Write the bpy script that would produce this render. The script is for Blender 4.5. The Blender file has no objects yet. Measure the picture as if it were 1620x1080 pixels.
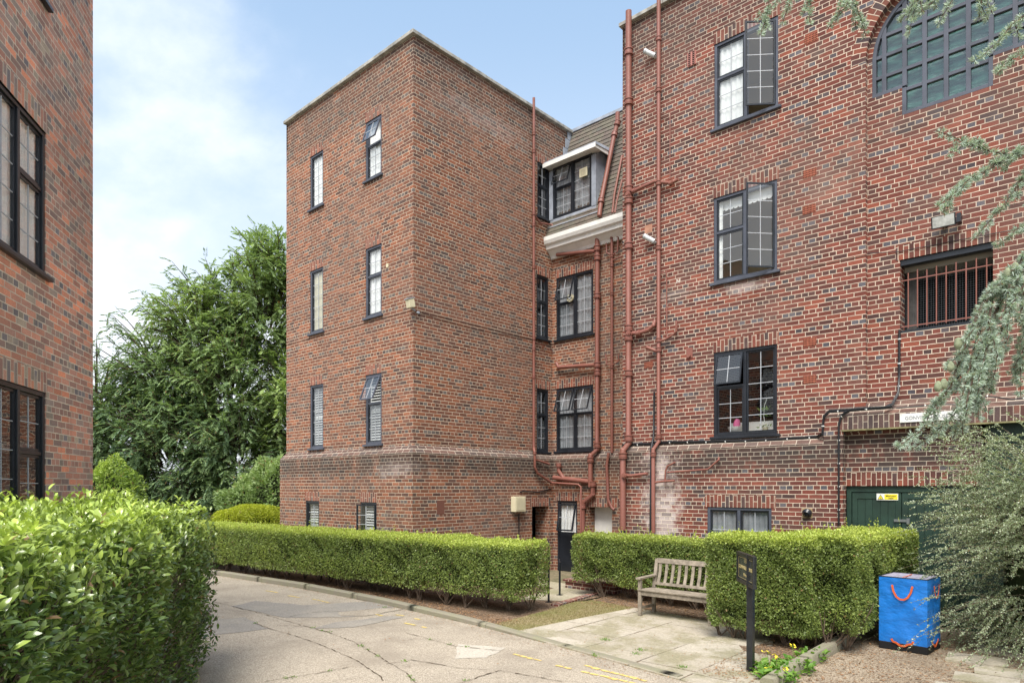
import bpy, bmesh, math, random
import numpy as np
from mathutils import Vector, Matrix, noise as mnoise
random.seed(7); rng = np.random.default_rng(7)
R = math.radians
# ------------------------------------------------------------------ camera, sky, sun, exposure
# World axes: x runs along the courtyard walls, y runs away from the court into the building.
F, HZ, CAMH = 1069.0, 770.0, 2.15
EU, EV = (.7373, -.6756), (.6756, .7373)
CX, CY = 11.20, -9.1334
sc = bpy.context.scene
col = sc.collection
cam = bpy.data.objects.new('camera', bpy.data.cameras.new('camera'))
col.objects.link(cam); sc.camera = cam
cam.location = (CX, CY, CAMH)
cam.rotation_euler = (R(90), 0, math.atan2(.6756, .7373))
cam.data.sensor_width = 36; cam.data.lens = 36 * F / 1620
cam.data.shift_y = (HZ - 540) / 1620
cam.data.clip_end = 800; cam.data.clip_start = .05

SUN_DIR = Vector((.46, -.88, 0)).normalized()      # horizontal direction towards the sun
SUN_EL = R(57)
world = bpy.data.worlds.new('World'); sc.world = world; world.use_nodes = True
wn = world.node_tree; wn.nodes.clear()

class NT:
    def __init__(s, nt): s.t = nt
    def n(s, ty, **k):
        o = s.t.nodes.new(ty)
        for a, b in k.items(): setattr(o, a, b)
        return o
    def set(s, sock, v):
        if isinstance(v, bpy.types.NodeSocket): s.t.links.new(v, sock)
        elif v is not None:
            try: sock.default_value = v
            except Exception: sock.default_value = (*v, 1)
    def m(s, op, a, b=None, c=None, clamp=False):
        o = s.n('ShaderNodeMath', operation=op, use_clamp=clamp)
        s.set(o.inputs[0], a)
        if b is not None: s.set(o.inputs[1], b)
        if c is not None: s.set(o.inputs[2], c)
        return o.outputs[0]
    def vm(s, op, a, b=None, sc_=None):
        o = s.n('ShaderNodeVectorMath', operation=op)
        s.set(o.inputs[0], a)
        if b is not None: s.set(o.inputs[1], b)
        if sc_ is not None: s.set(o.inputs['Scale'], sc_)
        return o.outputs[1] if op in ('LENGTH', 'DISTANCE', 'DOT_PRODUCT') else o.outputs[0]
    def ss(s, v, a, b, lo=0., hi=1.):
        o = s.n('ShaderNodeMapRange', interpolation_type='SMOOTHSTEP')
        s.set(o.inputs[0], v); s.set(o.inputs[1], a); s.set(o.inputs[2], b); s.set(o.inputs[3], lo); s.set(o.inputs[4], hi)
        return o.outputs[0]
    def mix(s, f, a, b, mode='MIX'):
        o = s.n('ShaderNodeMix', data_type='RGBA', blend_type=mode)
        s.set(o.inputs[0], f)
        for i, v in ((6, a), (7, b)):
            if isinstance(v, tuple): v = (*v[:3], 1)
            s.set(o.inputs[i], v)
        return o.outputs[2]
    def noise(s, v, scale, detail=3, rough=.55, dim='3D'):
        o = s.n('ShaderNodeTexNoise', noise_dimensions=dim)
        s.set(o.inputs['Vector'], v); o.inputs['Scale'].default_value = scale
        o.inputs['Detail'].default_value = detail; o.inputs['Roughness'].default_value = rough
        return o.outputs[0]
    def vor(s, v, scale, feature='F1', out=0):
        o = s.n('ShaderNodeTexVoronoi', feature=feature)
        s.set(o.inputs['Vector'], v); o.inputs['Scale'].default_value = scale
        return o.outputs[out]
    def white(s, v):
        o = s.n('ShaderNodeTexWhiteNoise', noise_dimensions='3D'); s.set(o.inputs['Vector'], v)
        return o.outputs[0], o.outputs[1]
    def comb(s, x, y, z=0.):
        o = s.n('ShaderNodeCombineXYZ'); s.set(o.inputs[0], x); s.set(o.inputs[1], y); s.set(o.inputs[2], z)
        return o.outputs[0]
    def sep(s, v):
        o = s.n('ShaderNodeSeparateXYZ'); s.set(o.inputs[0], v); return o.outputs
    def ramp(s, f, stops, const=False):
        o = s.n('ShaderNodeValToRGB'); s.set(o.inputs[0], f)
        cr = o.color_ramp
        if const: cr.interpolation = 'CONSTANT'
        while len(cr.elements) < len(stops): cr.elements.new(.5)
        for e, (p, c) in zip(cr.elements, stops): e.position = p; e.color = (*c, 1)
        return o.outputs[0]

w = NT(wn)
sky = w.n('ShaderNodeTexSky', sky_type='NISHITA', sun_disc=False)
sky.sun_elevation = SUN_EL; sky.sun_rotation = math.atan2(SUN_DIR.x, SUN_DIR.y)
sky.air_density = 1.3; sky.dust_density = 2.2; sky.ozone_density = 1.5
tc = w.n('ShaderNodeTexCoord'); d = tc.outputs['Generated']
sx = w.sep(d)
flat = w.comb(w.m('DIVIDE', sx[0], w.m('ADD', sx[2], .35)), w.m('DIVIDE', sx[1], w.m('ADD', sx[2], .35)), sx[2])
c1 = w.noise(w.vm('ADD', flat, (3.1, 7.7, .3)), .95, 5, .5)
c2 = w.noise(w.vm('ADD', w.vm('MULTIPLY', flat, (1., 1.3, 1.)), (9.1, 1.2, 4.)), 2.0, 7, .6)
cl = w.m('ADD', w.m('MULTIPLY', c1, .68), w.m('MULTIPLY', c2, .32))
cmask = w.ss(cl, .415, .60)
low = w.ss(sx[2], .62, .08)
cmask = w.m('ADD', cmask, w.m('MULTIPLY', low, .85), clamp=True)
skyc = w.mix(.5, sky.outputs[0], (3.0, 4.3, 5.9))
cmask = w.m('MULTIPLY', cmask, 1.0); skyfin = w.mix(w.m('MULTIPLY', cmask, .95), skyc, (5.7, 6.0, 6.4))
bg = w.n('ShaderNodeBackground'); w.set(bg.inputs[0], skyfin); bg.inputs[1].default_value = .082
wo = w.n('ShaderNodeOutputWorld'); wn.links.new(bg.outputs[0], wo.inputs[0])

sun = bpy.data.objects.new('sun', bpy.data.lights.new('sun', 'SUN')); col.objects.link(sun)
sun.data.energy = 2.4; sun.data.angle = R(32); sun.data.color = (1, .95, .88)
sd = Vector((SUN_DIR.x * math.cos(SUN_EL), SUN_DIR.y * math.cos(SUN_EL), math.sin(SUN_EL)))
sun.rotation_euler = sd.to_track_quat('Z', 'Y').to_euler()
sc.view_settings.view_transform = 'Standard'; sc.view_settings.look = 'None'
sc.view_settings.exposure = 1.3; sc.view_settings.gamma = 1
sc.cycles.max_bounces = 7; sc.cycles.diffuse_bounces = 4; sc.cycles.glossy_bounces = 3
sc.cycles.transparent_max_bounces = 10; sc.cycles.use_denoising = True

# ------------------------------------------------------------------ coordinate helpers
def W(X, Y):                     # metres right of / ahead of the camera -> world
    return (CX + X * EU[0] + Y * EU[1], CY + X * EV[0] + Y * EV[1])
def ray(px):
    a = (px - 810) / F
    return a * EU[0] + EU[1], a * EV[0] + EV[1]
def ply(px, py, y0):             # point of the wall plane y = y0
    dx, dy = ray(px); t = (y0 - CY) / dy
    return Vector((CX + dx * t, y0, CAMH + (HZ - py) / F * t))
def plx(px, py, x0):
    dx, dy = ray(px); t = (x0 - CX) / dx
    return Vector((x0, CY + dy * t, CAMH + (HZ - py) / F * t))
def gnd(px, py, z=0):
    t = (CAMH - z) * F / (py - HZ); x, y = W((px - 810) / F * t, t)
    return Vector((x, y, z))
def at(px, py, t):
    x, y = W((px - 810) / F * t, t)
    return Vector((x, y, CAMH + (HZ - py) / F * t))

# ------------------------------------------------------------------ object helpers
def tag(o, label=None, cat=None, group=None, kind=None):
    if label: o['label'] = label
    if cat: o['category'] = cat
    if group: o['group'] = group
    if kind: o['kind'] = kind
    return o
def empty(name, loc=(0, 0, 0), rz=0, label=None, cat=None, group=None):
    o = bpy.data.objects.new(name, None); col.objects.link(o)
    o.location = loc; o.rotation_euler = (0, 0, rz)
    return tag(o, label, cat, group)
def rel(o, parent):
    """parent built in world coordinates: keep the mesh where it is"""
    o.parent = parent
    return o
class MB:
    def __init__(s): s.v = []; s.f = []; s.uv = []; s.mi = []
    def face(s, pts, uv=None, mi=0):
        i = len(s.v); s.v += [tuple(p) for p in pts]
        s.f.append(tuple(range(i, i + len(pts))))
        s.uv.append(uv if uv else [(0, 0)] * len(pts)); s.mi.append(mi)
    def hexa(s, c, uvf=None, mi=0):
        """c: 8 corners, bottom 4 then top 4"""
        for q in ((0, 3, 2, 1), (4, 5, 6, 7), (0, 1, 5, 4), (1, 2, 6, 5), (2, 3, 7, 6), (3, 0, 4, 7)):
            p = [Vector(c[k]) for k in q]
            s.face(p, auto_uv(p), mi)
    def box(s, x0, x1, y0, y1, z0, z1, mi=0):
        s.hexa([(x0, y0, z0), (x1, y0, z0), (x1, y1, z0), (x0, y1, z0), (x0, y0, z1), (x1, y0, z1), (x1, y1, z1), (x0, y1, z1)], mi=mi)
    def boxT(s, T, a, b, d0, d1, z0, z1, mi=0):
        s.hexa([T(a, d0, z0), T(b, d0, z0), T(b, d1, z0), T(a, d1, z0), T(a, d0, z1), T(b, d0, z1), T(b, d1, z1), T(a, d1, z1)], mi=mi)
    def bar(s, p, q, wd, th, up=(0, 0, 1), mi=0):
        p = Vector(p); q = Vector(q); ax = (q - p).normalized(); u = Vector(up)
        sd_ = ax.cross(u)
        if sd_.length < 1e-4: sd_ = ax.cross(Vector((1, 0, 0)))
        sd_.normalize(); u = sd_.cross(ax)
        a = sd_ * wd / 2; b = u * th / 2
        s.hexa([p - a - b, p + a - b, p + a + b, p - a + b, q - a - b, q + a - b, q + a + b, q - a + b], mi=mi)
    def tube(s, path, r, n=10, caps=True, mi=0):
        path = [Vector(p) for p in path]; rs = r if isinstance(r, (list, tuple)) else [r] * len(path)
        rings = []; ref = None
        for i, p in enumerate(path):
            t = (path[min(i + 1, len(path) - 1)] - path[max(i - 1, 0)]).normalized()
            if ref is None: ref = Vector((0, 0, 1)) if abs(t.z) < .9 else Vector((1, 0, 0))
            a = t.cross(ref)
            if a.length < 1e-4: a = t.cross(Vector((.3, 1, .2)))
            a.normalize(); b = t.cross(a); ref = a.cross(t)
            base = len(s.v)
            for k in range(n):
                an = 2 * math.pi * k / n
                s.v.append(tuple(p + (a * math.cos(an) + b * math.sin(an)) * rs[i]))
            rings.append(base)
        for i in range(len(rings) - 1):
            for k in range(n):
                k2 = (k + 1) % n
                s.f.append((rings[i] + k, rings[i] + k2, rings[i + 1] + k2, rings[i + 1] + k))
                s.uv.append([(0, 0)] * 4); s.mi.append(mi)
        if caps:
            for r0 in (rings[0], rings[-1]):
                s.f.append(tuple(range(r0, r0 + n))); s.uv.append([(0, 0)] * n); s.mi.append(mi)
    def ring(s, p, ax, r, h, n=12, mi=0):
        p = Vector(p); ax = Vector(ax).normalized() * h / 2
        s.tube([p - ax, p + ax], r, n, mi=mi)
    def blob(s, c, r, n=8, m=6, fn=None, mi=0):
        c = Vector(c); r = r if isinstance(r, (list, tuple)) else (r, r, r); base = len(s.v)
        for j in range(m + 1):
            th = math.pi * j / m
            for k in range(n):
                ph = 2 * math.pi * k / n
                q = Vector((math.sin(th) * math.cos(ph) * r[0], math.sin(th) * math.sin(ph) * r[1], math.cos(th) * r[2]))
                if fn: q = fn(q)
                s.v.append(tuple(c + q))
        for j in range(m):
            for k in range(n):
                a = base + j * n + k; b = base + j * n + (k + 1) % n
                s.f.append((a, b, b + n, a + n)); s.uv.append([(0, 0)] * 4); s.mi.append(mi)
    def build(s, name, mats, parent=None, smooth=False, bevel=0, recalc=True):
        me = bpy.data.meshes.new(name); me.from_pydata(s.v, [], s.f)
        ul = me.uv_layers.new(name='UVMap')
        flatuv = [c for f in s.uv for u in f for c in u]
        ul.data.foreach_set('uv', flatuv)
        mats = mats if isinstance(mats, (list, tuple)) else [mats]
        for m_ in mats: me.materials.append(m_)
        me.polygons.foreach_set('material_index', s.mi)
        if smooth: me.polygons.foreach_set('use_smooth', [True] * len(s.f))
        if recalc:
            bm = bmesh.new(); bm.from_mesh(me)
            bmesh.ops.remove_doubles(bm, verts=bm.verts, dist=1e-5)
            bmesh.ops.recalc_face_normals(bm, faces=bm.faces)
            bm.to_mesh(me); bm.free()
        if smooth:
            try: me.set_sharp_from_angle(angle=R(38))
            except Exception: pass
        me.update()
        o = bpy.data.objects.new(name, me); col.objects.link(o)
        if bevel:
            b = o.modifiers.new('bevel', 'BEVEL'); b.width = bevel; b.segments = 2; b.limit_method = 'ANGLE'
        if parent: o.parent = parent
        return o
def auto_uv(p):
    n = (p[1] - p[0]).cross(p[2] - p[0])
    if n.length < 1e-9: n = (p[2] - p[1]).cross(p[3 % len(p)] - p[1])
    n.normalize()
    if abs(n.z) > .75: return [(q.x, q.y) for q in p]
    t = Vector((-n.y, n.x, 0)).normalized()
    if abs(t.x) >= abs(t.y):
        if t.x < 0: t = -t
    elif t.y < 0: t = -t
    return [(q.dot(t), q.z) for q in p]

def mesh_np(name, V, Fa, mat, parent=None, tone=None, smooth=False):
    """V (n,3), Fa (m,k) faces of equal size"""
    me = bpy.data.meshes.new(name)
    me.vertices.add(len(V)); me.vertices.foreach_set('co', V.astype(np.float32).ravel())
    k = Fa.shape[1]; me.loops.add(Fa.size); me.loops.foreach_set('vertex_index', Fa.astype(np.int32).ravel())
    me.polygons.add(len(Fa)); me.polygons.foreach_set('loop_start', np.arange(0, Fa.size, k, dtype=np.int32))
    try: me.polygons.foreach_set('loop_total', np.full(len(Fa), k, np.int32))
    except Exception: pass
    if smooth: me.polygons.foreach_set('use_smooth', np.ones(len(Fa), bool))
    if tone is not None:
        at_ = me.attributes.new('tone', 'FLOAT', 'POINT'); at_.data.foreach_set('value', tone.astype(np.float32))
    me.materials.append(mat); me.update(calc_edges=True); me.validate()
    o = bpy.data.objects.new(name, me); col.objects.link(o)
    if parent: o.parent = parent
    return o
def unit(a): return a / np.maximum(np.linalg.norm(a, axis=1, keepdims=True), 1e-9)
def leaf_mesh(name, P, D, Nn, L, Wd, tone, mat, parent=None, shape='rhomb'):
    """leaves at base points P, long axis D, face normal near Nn"""
    D = unit(D); S = unit(np.cross(D, Nn)); U = unit(np.cross(S, D)); n = len(P)
    L = L[:, None]; Wd = Wd[:, None]
    if shape == 'rhomb':
        V = np.stack([P, P + D * L * .45 + S * Wd / 2 - U * L * .06, P + D * L, P + D * L * .45 - S * Wd / 2 - U * L * .06], 1)
        Fa = np.arange(n * 4).reshape(n, 4); k = 4
    else:
        m0 = P; m1 = P + D * L * .3 + U * L * .04; m2 = P + D * L * .68 + U * L * .03; m3 = P + D * L - U * L * .09
        o1 = S * Wd * .44 + U * Wd * .14; o2 = S * Wd * .47 + U * Wd * .12; o1m = -S * Wd * .44 + U * Wd * .14; o2m = -S * Wd * .47 + U * Wd * .12
        V = np.stack([m0, m1, m2, m3, m1 + o1, m2 + o2, m1 + o1m, m2 + o2m], 1); k = 8
        b = (np.arange(n) * 8)[:, None]
        q = np.array([[0, 4, 1, 1], [1, 4, 5, 2], [2, 5, 3, 3], [0, 1, 6, 6], [1, 2, 7, 6], [2, 3, 7, 7]])
        tri = np.array([[0, 4, 1], [1, 4, 5], [1, 5, 2], [2, 5, 3], [0, 1, 6], [1, 2, 7], [1, 7, 6], [2, 3, 7]])
        Fa = (b[:, :, None] + tri[None]).reshape(-1, 3)
    V = V.reshape(-1, 3)
    return mesh_np(name, V, Fa, mat, parent, np.repeat(tone, k), smooth=(shape != 'rhomb'))

# ------------------------------------------------------------------ materials
def mat(name):
    m_ = bpy.data.materials.new(name); m_.use_nodes = True
    nt = m_.node_tree; b = nt.nodes['Principled BSDF']
    return m_, NT(nt), b
def simple(name, c, rough=.6, spec=.5, nz=0., nscale=8., bump=0., metal=0., c2=None):
    m_, t, b = mat(name)
    tcn = t.n('ShaderNodeTexCoord').outputs['Object']
    if nz or c2:
        f = t.noise(tcn, nscale, 5, .6)
        f = t.ss(f, .3, .7)
        c_ = t.mix(f, tuple(x * (1 - nz) for x in c), c2 if c2 else tuple(min(1, x * (1 + nz)) for x in c))
        t.set(b.inputs['Base Color'], c_)
    else: b.inputs['Base Color'].default_value = (*c, 1)
    b.inputs['Roughness'].default_value = rough; b.inputs['Metallic'].default_value = metal
    b.inputs['Specular IOR Level'].default_value = spec
    if bump:
        bn = t.n('ShaderNodeBump'); bn.inputs['Strength'].default_value = bump; bn.inputs['Distance'].default_value = .01
        t.set(bn.inputs['Height'], t.noise(tcn, nscale * 6, 4, .6)); t.set(b.inputs['Normal'], bn.outputs[0])
    return m_

def brick_mat(name, palette, mortar=(.62, .50, .36), stain=True, patches=(), headers=True, grime=.0, bl=.225, bh=.075, jt=.0058, soot=True):
    m_, t, b = mat(name)
    uv = t.n('ShaderNodeUVMap').outputs[0]
    geo = t.n('ShaderNodeNewGeometry'); pos = geo.outputs['Position']
    wob = t.n('ShaderNodeTexNoise'); t.set(wob.inputs['Vector'], uv); wob.inputs['Scale'].default_value = 9; wob.inputs['Detail'].default_value = 3
    duv = t.vm('SCALE', t.vm('SUBTRACT', wob.outputs[1], (.5, .5, .5)), sc_=.009)
    u, v, _ = t.sep(t.vm('ADD', uv, duv))
    vr = t.m('DIVIDE', v, bh); row = t.m('FLOOR', vr); fv = t.m('SUBTRACT', vr, row)
    par = t.m('MODULO', t.m('ABSOLUTE', row), 2.)
    if headers:
        hd = t.m('LESS_THAN', t.m('MODULO', t.m('ADD', row, 400.), 4.), .5)
        width = t.m('MULTIPLY', t.m('SUBTRACT', 1., t.m('MULTIPLY', hd, .5)), bl)
        off = t.m('ADD', t.m('MULTIPLY', par, .5), t.m('MULTIPLY', hd, .5))
    else:
        hd = 0.; width = bl; off = t.m('MULTIPLY', par, .5)
    # each course slips a little, as hand laid courses do
    rj, _ = t.white(t.comb(row, 3.3, 1.))
    ur = t.m('ADD', t.m('ADD', t.m('DIVIDE', u, width), off), t.m('MULTIPLY', rj, .10))
    cl_ = t.m('FLOOR', ur); fu = t.m('SUBTRACT', ur, cl_)
    du = t.m('MULTIPLY', t.m('MINIMUM', fu, t.m('SUBTRACT', 1., fu)), width)
    dv_ = t.m('MULTIPLY', t.m('MINIMUM', fv, t.m('SUBTRACT', 1., fv)), bh)
    dist = t.m('MINIMUM', du, dv_)
    bm_ = t.ss(dist, jt - .0016, jt + .0016)        # 1 on brick, 0 on mortar
    r1, rc = t.white(t.comb(cl_, row, 5.))
    r2, _ = t.white(t.comb(cl_, row, 17.))
    sel = r1
    big = t.noise(uv, .8, 3, .6)
    sel = t.m('ADD', sel, t.m('MULTIPLY', t.m('SUBTRACT', big, .5), .8))
    if headers: sel = t.m('ADD', t.m('MULTIPLY', sel, .84), t.m('MULTIPLY', hd, .30))
    c_ = t.ramp(sel, palette)
    c_ = t.mix(1., c_, t.mix(r2, (.72, .72, .74), (1.22, 1.18, 1.14)), 'MULTIPLY')
    fine = t.noise(uv, 60, 5, .7)
    c_ = t.mix(.55, c_, t.mix(t.ss(fine, .3, .72), (.62, .6, .6), (1.3, 1.3, 1.3)), 'MULTIPLY')
    mfine = t.noise(uv, 5, 5, .65)
    mc = t.mix(t.ss(mfine, .3, .7), tuple(x * .72 for x in mortar), tuple(min(1, x * 1.12) for x in mortar))
    out = t.mix(bm_, mc, c_)
    # broad weathering
    wz = t.noise(pos, .55, 5, .62)
    out = t.mix(t.ss(wz, .40, .62, 0., .6), out, t.mix(.45, out, (.17, .125, .105)))
    wz2 = t.noise(t.vm('ADD', pos, (7., 3., 1.)), .9, 6, .68); out = t.mix(t.ss(wz2, .54, .74, 0., .2), out, t.mix(.5, out, (.52, .42, .34)))
    stk = t.noise(t.vm('MULTIPLY', pos, (3.2, 3.2, .28)), 1.6, 5, .6); out = t.mix(t.ss(stk, .55, .72, 0., .35), out, t.mix(.6, out, (.07, .055, .048)))
    if soot:
        z = t.sep(pos)[2]
        n1 = t.noise(t.vm('MULTIPLY', pos, (1., 1., .5)), 2.2, 6, .68)
        bandl = t.m('MULTIPLY', t.ss(z, 2.2, 2.62), t.ss(z, 3.02, 2.98))
        bandh = t.ss(z, 10.3, 11.0)
        bands = t.m('ADD', bandl, t.m('MULTIPLY', bandh, .55), clamp=True)
        sm = t.m('MULTIPLY', bands, t.ss(n1, .30, .52), clamp=True)
        sootc = t.mix(bm_, (.30, .26, .21), (.045, .038, .034))
        out = t.mix(t.m('MULTIPLY', sm, .78), out, sootc)
    for (cx_, cy_, cz_, rx, rz, amt) in patches:
        dd = t.vm('LENGTH', t.vm('MULTIPLY', t.vm('SUBTRACT', pos, (cx_, cy_, cz_)), (1 / rx, 1 / rx, 1 / rz)))
        nn = t.noise(pos, 5, 7, .75)
        pm = t.m('MULTIPLY', t.ss(t.m('ADD', dd, t.m('MULTIPLY', t.m('SUBTRACT', nn, .5), 2.6)), 1.15, .25), amt, clamp=True)
        pm = t.m('MULTIPLY', pm, t.m('ADD', .45, t.m('MULTIPLY', r2, .75)), clamp=True); out = t.mix(pm, out, t.mix(bm_, (.72, .62, .52), (.50, .42, .40)))
    t.set(b.inputs['Base Color'], out)
    b.inputs['Roughness'].default_value = .88; b.inputs['Specular IOR Level'].default_value = .25
    bp = t.n('ShaderNodeBump'); bp.inputs['Strength'].default_value = .75; bp.inputs['Distance'].default_value = .006
    t.set(bp.inputs['Height'], t.m('ADD', t.m('ADD', bm_, t.m('MULTIPLY', fine, .45)), t.m('MULTIPLY', r2, .25)))
    t.set(b.inputs['Normal'], bp.outputs[0])
    return m_
PAL_T = [(0., (0.254, 0.104, 0.057)), (.22, (0.279, 0.110, 0.062)), (.45, (0.222, 0.091, 0.056)), (.66, (0.169, 0.078, 0.054)), (.80, (0.116, 0.067, 0.054)), (.92, (0.104, 0.083, 0.076)), (1., (0.151, 0.131, 0.122))]
PAL_M = [(0., (0.230, 0.071, 0.046)), (.2, (0.196, 0.059, 0.043)), (.5, (0.159, 0.053, 0.041)), (.72, (0.112, 0.048, 0.040)), (.86, (0.079, 0.050, 0.047)), (.95, (0.077, 0.070, 0.081)), (1., (0.113, 0.109, 0.126))]
PAL_L = [(0., (0.811, 0.339, 0.210)), (.2, (0.696, 0.337, 0.239)), (.45, (0.551, 0.309, 0.244)), (.65, (0.435, 0.278, 0.228)), (.8, (0.350, 0.285, 0.257)), (.92, (0.494, 0.424, 0.323)), (1., (0.234, 0.219, 0.234))]
TP = [(-.5, -.1, 2.5, .8, .25, .35), (0, 2.2, 10.75, 1.7, .35, .22)]
MP = [(6.0, 2.8, 5.82, .5, .14, .75), (4.35, 2.7, 1.6, .45, 1.25, .95), (4.3, 2.7, 2.6, .4, .3, .6), (4.6, 2.8, 5.9, .6, .1, .35)]
M = {}
M['brick_t'] = brick_mat('tower brick', PAL_T, patches=TP, mortar=(.60, .48, .36))
M['brick_m'] = brick_mat('main brick', PAL_M, patches=MP, mortar=(.64, .52, .41))
M['brick_l'] = brick_mat('left building brick', PAL_L, mortar=(.80, .70, .56), soot=False)
PAL_S = [(0., (0.300, 0.101, 0.064)), (.5, (0.241, 0.085, 0.060)), (.75, (0.133, 0.067, 0.054)), (1., (0.106, 0.088, 0.088))]
M['soldier_t'] = brick_mat('soldier brick', PAL_S, headers=False, mortar=(.60, .48, .36))
PAL_S2 = [(0., (0.236, 0.078, 0.050)), (.5, (0.180, 0.057, 0.042)), (.8, (0.102, 0.045, 0.039)), (1., (0.075, 0.070, 0.075))]
M['soldier_m'] = brick_mat('main soldier brick', PAL_S2, headers=False, mortar=(.64, .52, .41))
M['soldier_l'] = brick_mat('left soldier brick', PAL_L, headers=False, mortar=(.80, .70, .56), soot=False)
M['soldier_d'] = brick_mat('dark soldier brick', [(0., (.13, .07, .06)), (.6, (.075, .055, .055)), (1., (.18, .08, .06))], headers=False, mortar=(.5, .42, .33), soot=False)
M['plinth_cap'] = brick_mat('plinth capping brick', [(0., (.17, .098, .078)), (.5, (.13, .082, .068)), (1., (.11, .09, .082))], headers=False, mortar=(.55, .47, .38), soot=False)
M['black'] = simple('black joinery paint', (.016, .019, .025), .32, .5, nz=.25, nscale=3)
M['greyframe'] = simple('grey joinery paint', (.072, .08, .105), .5, .4, nz=.2, nscale=3)
M['came'] = simple('lead came', (.42, .44, .47), .5, .5)
M['coping'] = simple('weathered coping stone', (.33, .32, .29), .9, .2, nz=.35, nscale=4, bump=.4)
M['pipe'] = simple('oxide red pipe paint', (.31, .125, .10), .5, .4, nz=.2, nscale=4, bump=.3, c2=(.22, .085, .06))
M['white'] = simple('white gloss paint', (.78, .77, .73), .45, .4, nz=.06, nscale=5)
M['lead'] = simple('lead sheet', (.30, .33, .38), .5, .5, nz=.2, nscale=4, bump=.2)
M['green'] = simple('dark green door paint', (.018, .042, .030), .5, .45, nz=.25, nscale=4)
M['dark'] = simple('dark interior', (.01, .01, .01), .9, .1)
M['room'] = simple('room plaster', (.35, .33, .30), .9, .1)
M['curtain'] = simple('white curtain', (.90, .90, .88), .9, .1, nz=.05, nscale=8)
M['reflnet'] = simple('grey reflection curtain', (.30, .31, .33), .9, .1, nz=.2, nscale=4)  # added grey sheet: the reflection in the panes put into its colour
M['cream'] = simple('cream curtain', (.62, .57, .40), .9, .1, nz=.1, nscale=8)
M['shutter'] = simple('white shutter', (.75, .76, .74), .6, .3)
M['cream_box'] = simple('cream plastic', (.60, .55, .38), .6, .4, nz=.06)
M['grey_lamp'] = simple('grey lamp casing', (.55, .57, .58), .45, .5, nz=.1)
M['cable'] = simple('black cable', (.012, .012, .015), .45, .5)
M['clip'] = simple('pale clip', (.65, .65, .62), .6, .4)
M['terracotta'] = simple('terracotta air brick', (.40, .13, .08), .8, .2, nz=.2, nscale=10)
M['sign_white'] = simple('white sign board', (.74, .74, .70), .5, .4, nz=.04)
M['sign_grey'] = simple('grey lettering', (.20, .21, .24), .6, .3)
M['yellow'] = simple('safety yellow', (.80, .66, .03), .5, .4)
M['gold'] = simple('gold lettering', (.55, .45, .20), .5, .5)
M['signback'] = simple('sign board black green', (.045, .055, .055), .25, .6, nz=.3, nscale=12)
M['mesh_dark'] = simple('dark netting', (.03, .035, .04), .8, .2)
M['pink'] = simple('pink plastic', (.75, .15, .35), .5, .4)

def glass_mat():
    m_ = bpy.data.materials.new('window glass'); m_.use_nodes = True; nt = m_.node_tree; nt.nodes.clear(); t = NT(nt)
    tr = t.n('ShaderNodeBsdfTransparent'); tr.inputs[0].default_value = (.93, .95, .95, 1)
    gl = t.n('ShaderNodeBsdfGlossy'); gl.inputs['Roughness'].default_value = .015
    tcn = t.n('ShaderNodeTexCoord').outputs['Object']
    bp = t.n('ShaderNodeBump'); bp.inputs['Strength'].default_value = .10; bp.inputs['Distance'].default_value = .02
    t.set(bp.inputs['Height'], t.noise(tcn, 3.5, 2, .5)); t.set(gl.inputs['Normal'], bp.outputs[0])
    gg = t.n('ShaderNodeNewGeometry'); cs = t.m('ABSOLUTE', t.vm('DOT_PRODUCT', gg.outputs['Incoming'], gg.outputs['Normal']))
    f = t.m('ADD', t.m('MULTIPLY', t.m('POWER', t.m('SUBTRACT', 1., cs), 3.6), .9), .15, clamp=True)
    mx = t.n('ShaderNodeMixShader'); t.set(mx.inputs[0], f); t.set(mx.inputs[1], tr.outputs[0]); t.set(mx.inputs[2], gl.outputs[0])
    o = t.n('ShaderNodeOutputMaterial'); t.set(o.inputs[0], mx.outputs[0]); return m_
M['glass'] = glass_mat()
def leaf_mat(name, dark, light, lime, rough=.5, spec=.35, trans=.35):
    m_ = bpy.data.materials.new(name); m_.use_nodes = True; nt = m_.node_tree; t = NT(nt); b = nt.nodes['Principled BSDF']
    a = t.n('ShaderNodeAttribute'); a.attribute_name = 'tone'
    rnd = t.n('ShaderNodeNewGeometry').outputs['Random Per Island']
    c_ = t.mix(rnd, dark, light)
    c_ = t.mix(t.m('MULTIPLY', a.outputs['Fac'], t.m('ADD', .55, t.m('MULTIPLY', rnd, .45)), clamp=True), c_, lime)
    c_ = t.mix(t.m('GREATER_THAN', rnd, .982), c_, (.24, .15, .07))
    t.set(b.inputs['Base Color'], c_); b.inputs['Roughness'].default_value = rough; b.inputs['Specular IOR Level'].default_value = spec
    tl = t.n('ShaderNodeBsdfTranslucent'); t.set(tl.inputs[0], t.mix(1., c_, (1.25, 1.35, .7), 'MULTIPLY'))
    mx = t.n('ShaderNodeMixShader'); mx.inputs[0].default_value = trans
    nt.links.new(b.outputs[0], mx.inputs[1]); nt.links.new(tl.outputs[0], mx.inputs[2])
    nt.links.new(mx.outputs[0], nt.nodes['Material Output'].inputs[0]); return m_
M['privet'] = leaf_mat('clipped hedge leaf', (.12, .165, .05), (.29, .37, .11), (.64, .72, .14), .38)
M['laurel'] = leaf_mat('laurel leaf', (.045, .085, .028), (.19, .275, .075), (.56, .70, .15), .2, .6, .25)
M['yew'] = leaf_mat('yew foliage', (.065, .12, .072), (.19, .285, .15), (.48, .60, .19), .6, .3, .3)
M['bushl'] = leaf_mat('pale shrub leaf', (.10, .17, .05), (.22, .32, .12), (.35, .45, .18))
M['bushd'] = leaf_mat('bush leaf', (.06, .13, .03), (.18, .30, .07), (.42, .52, .10))
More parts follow.
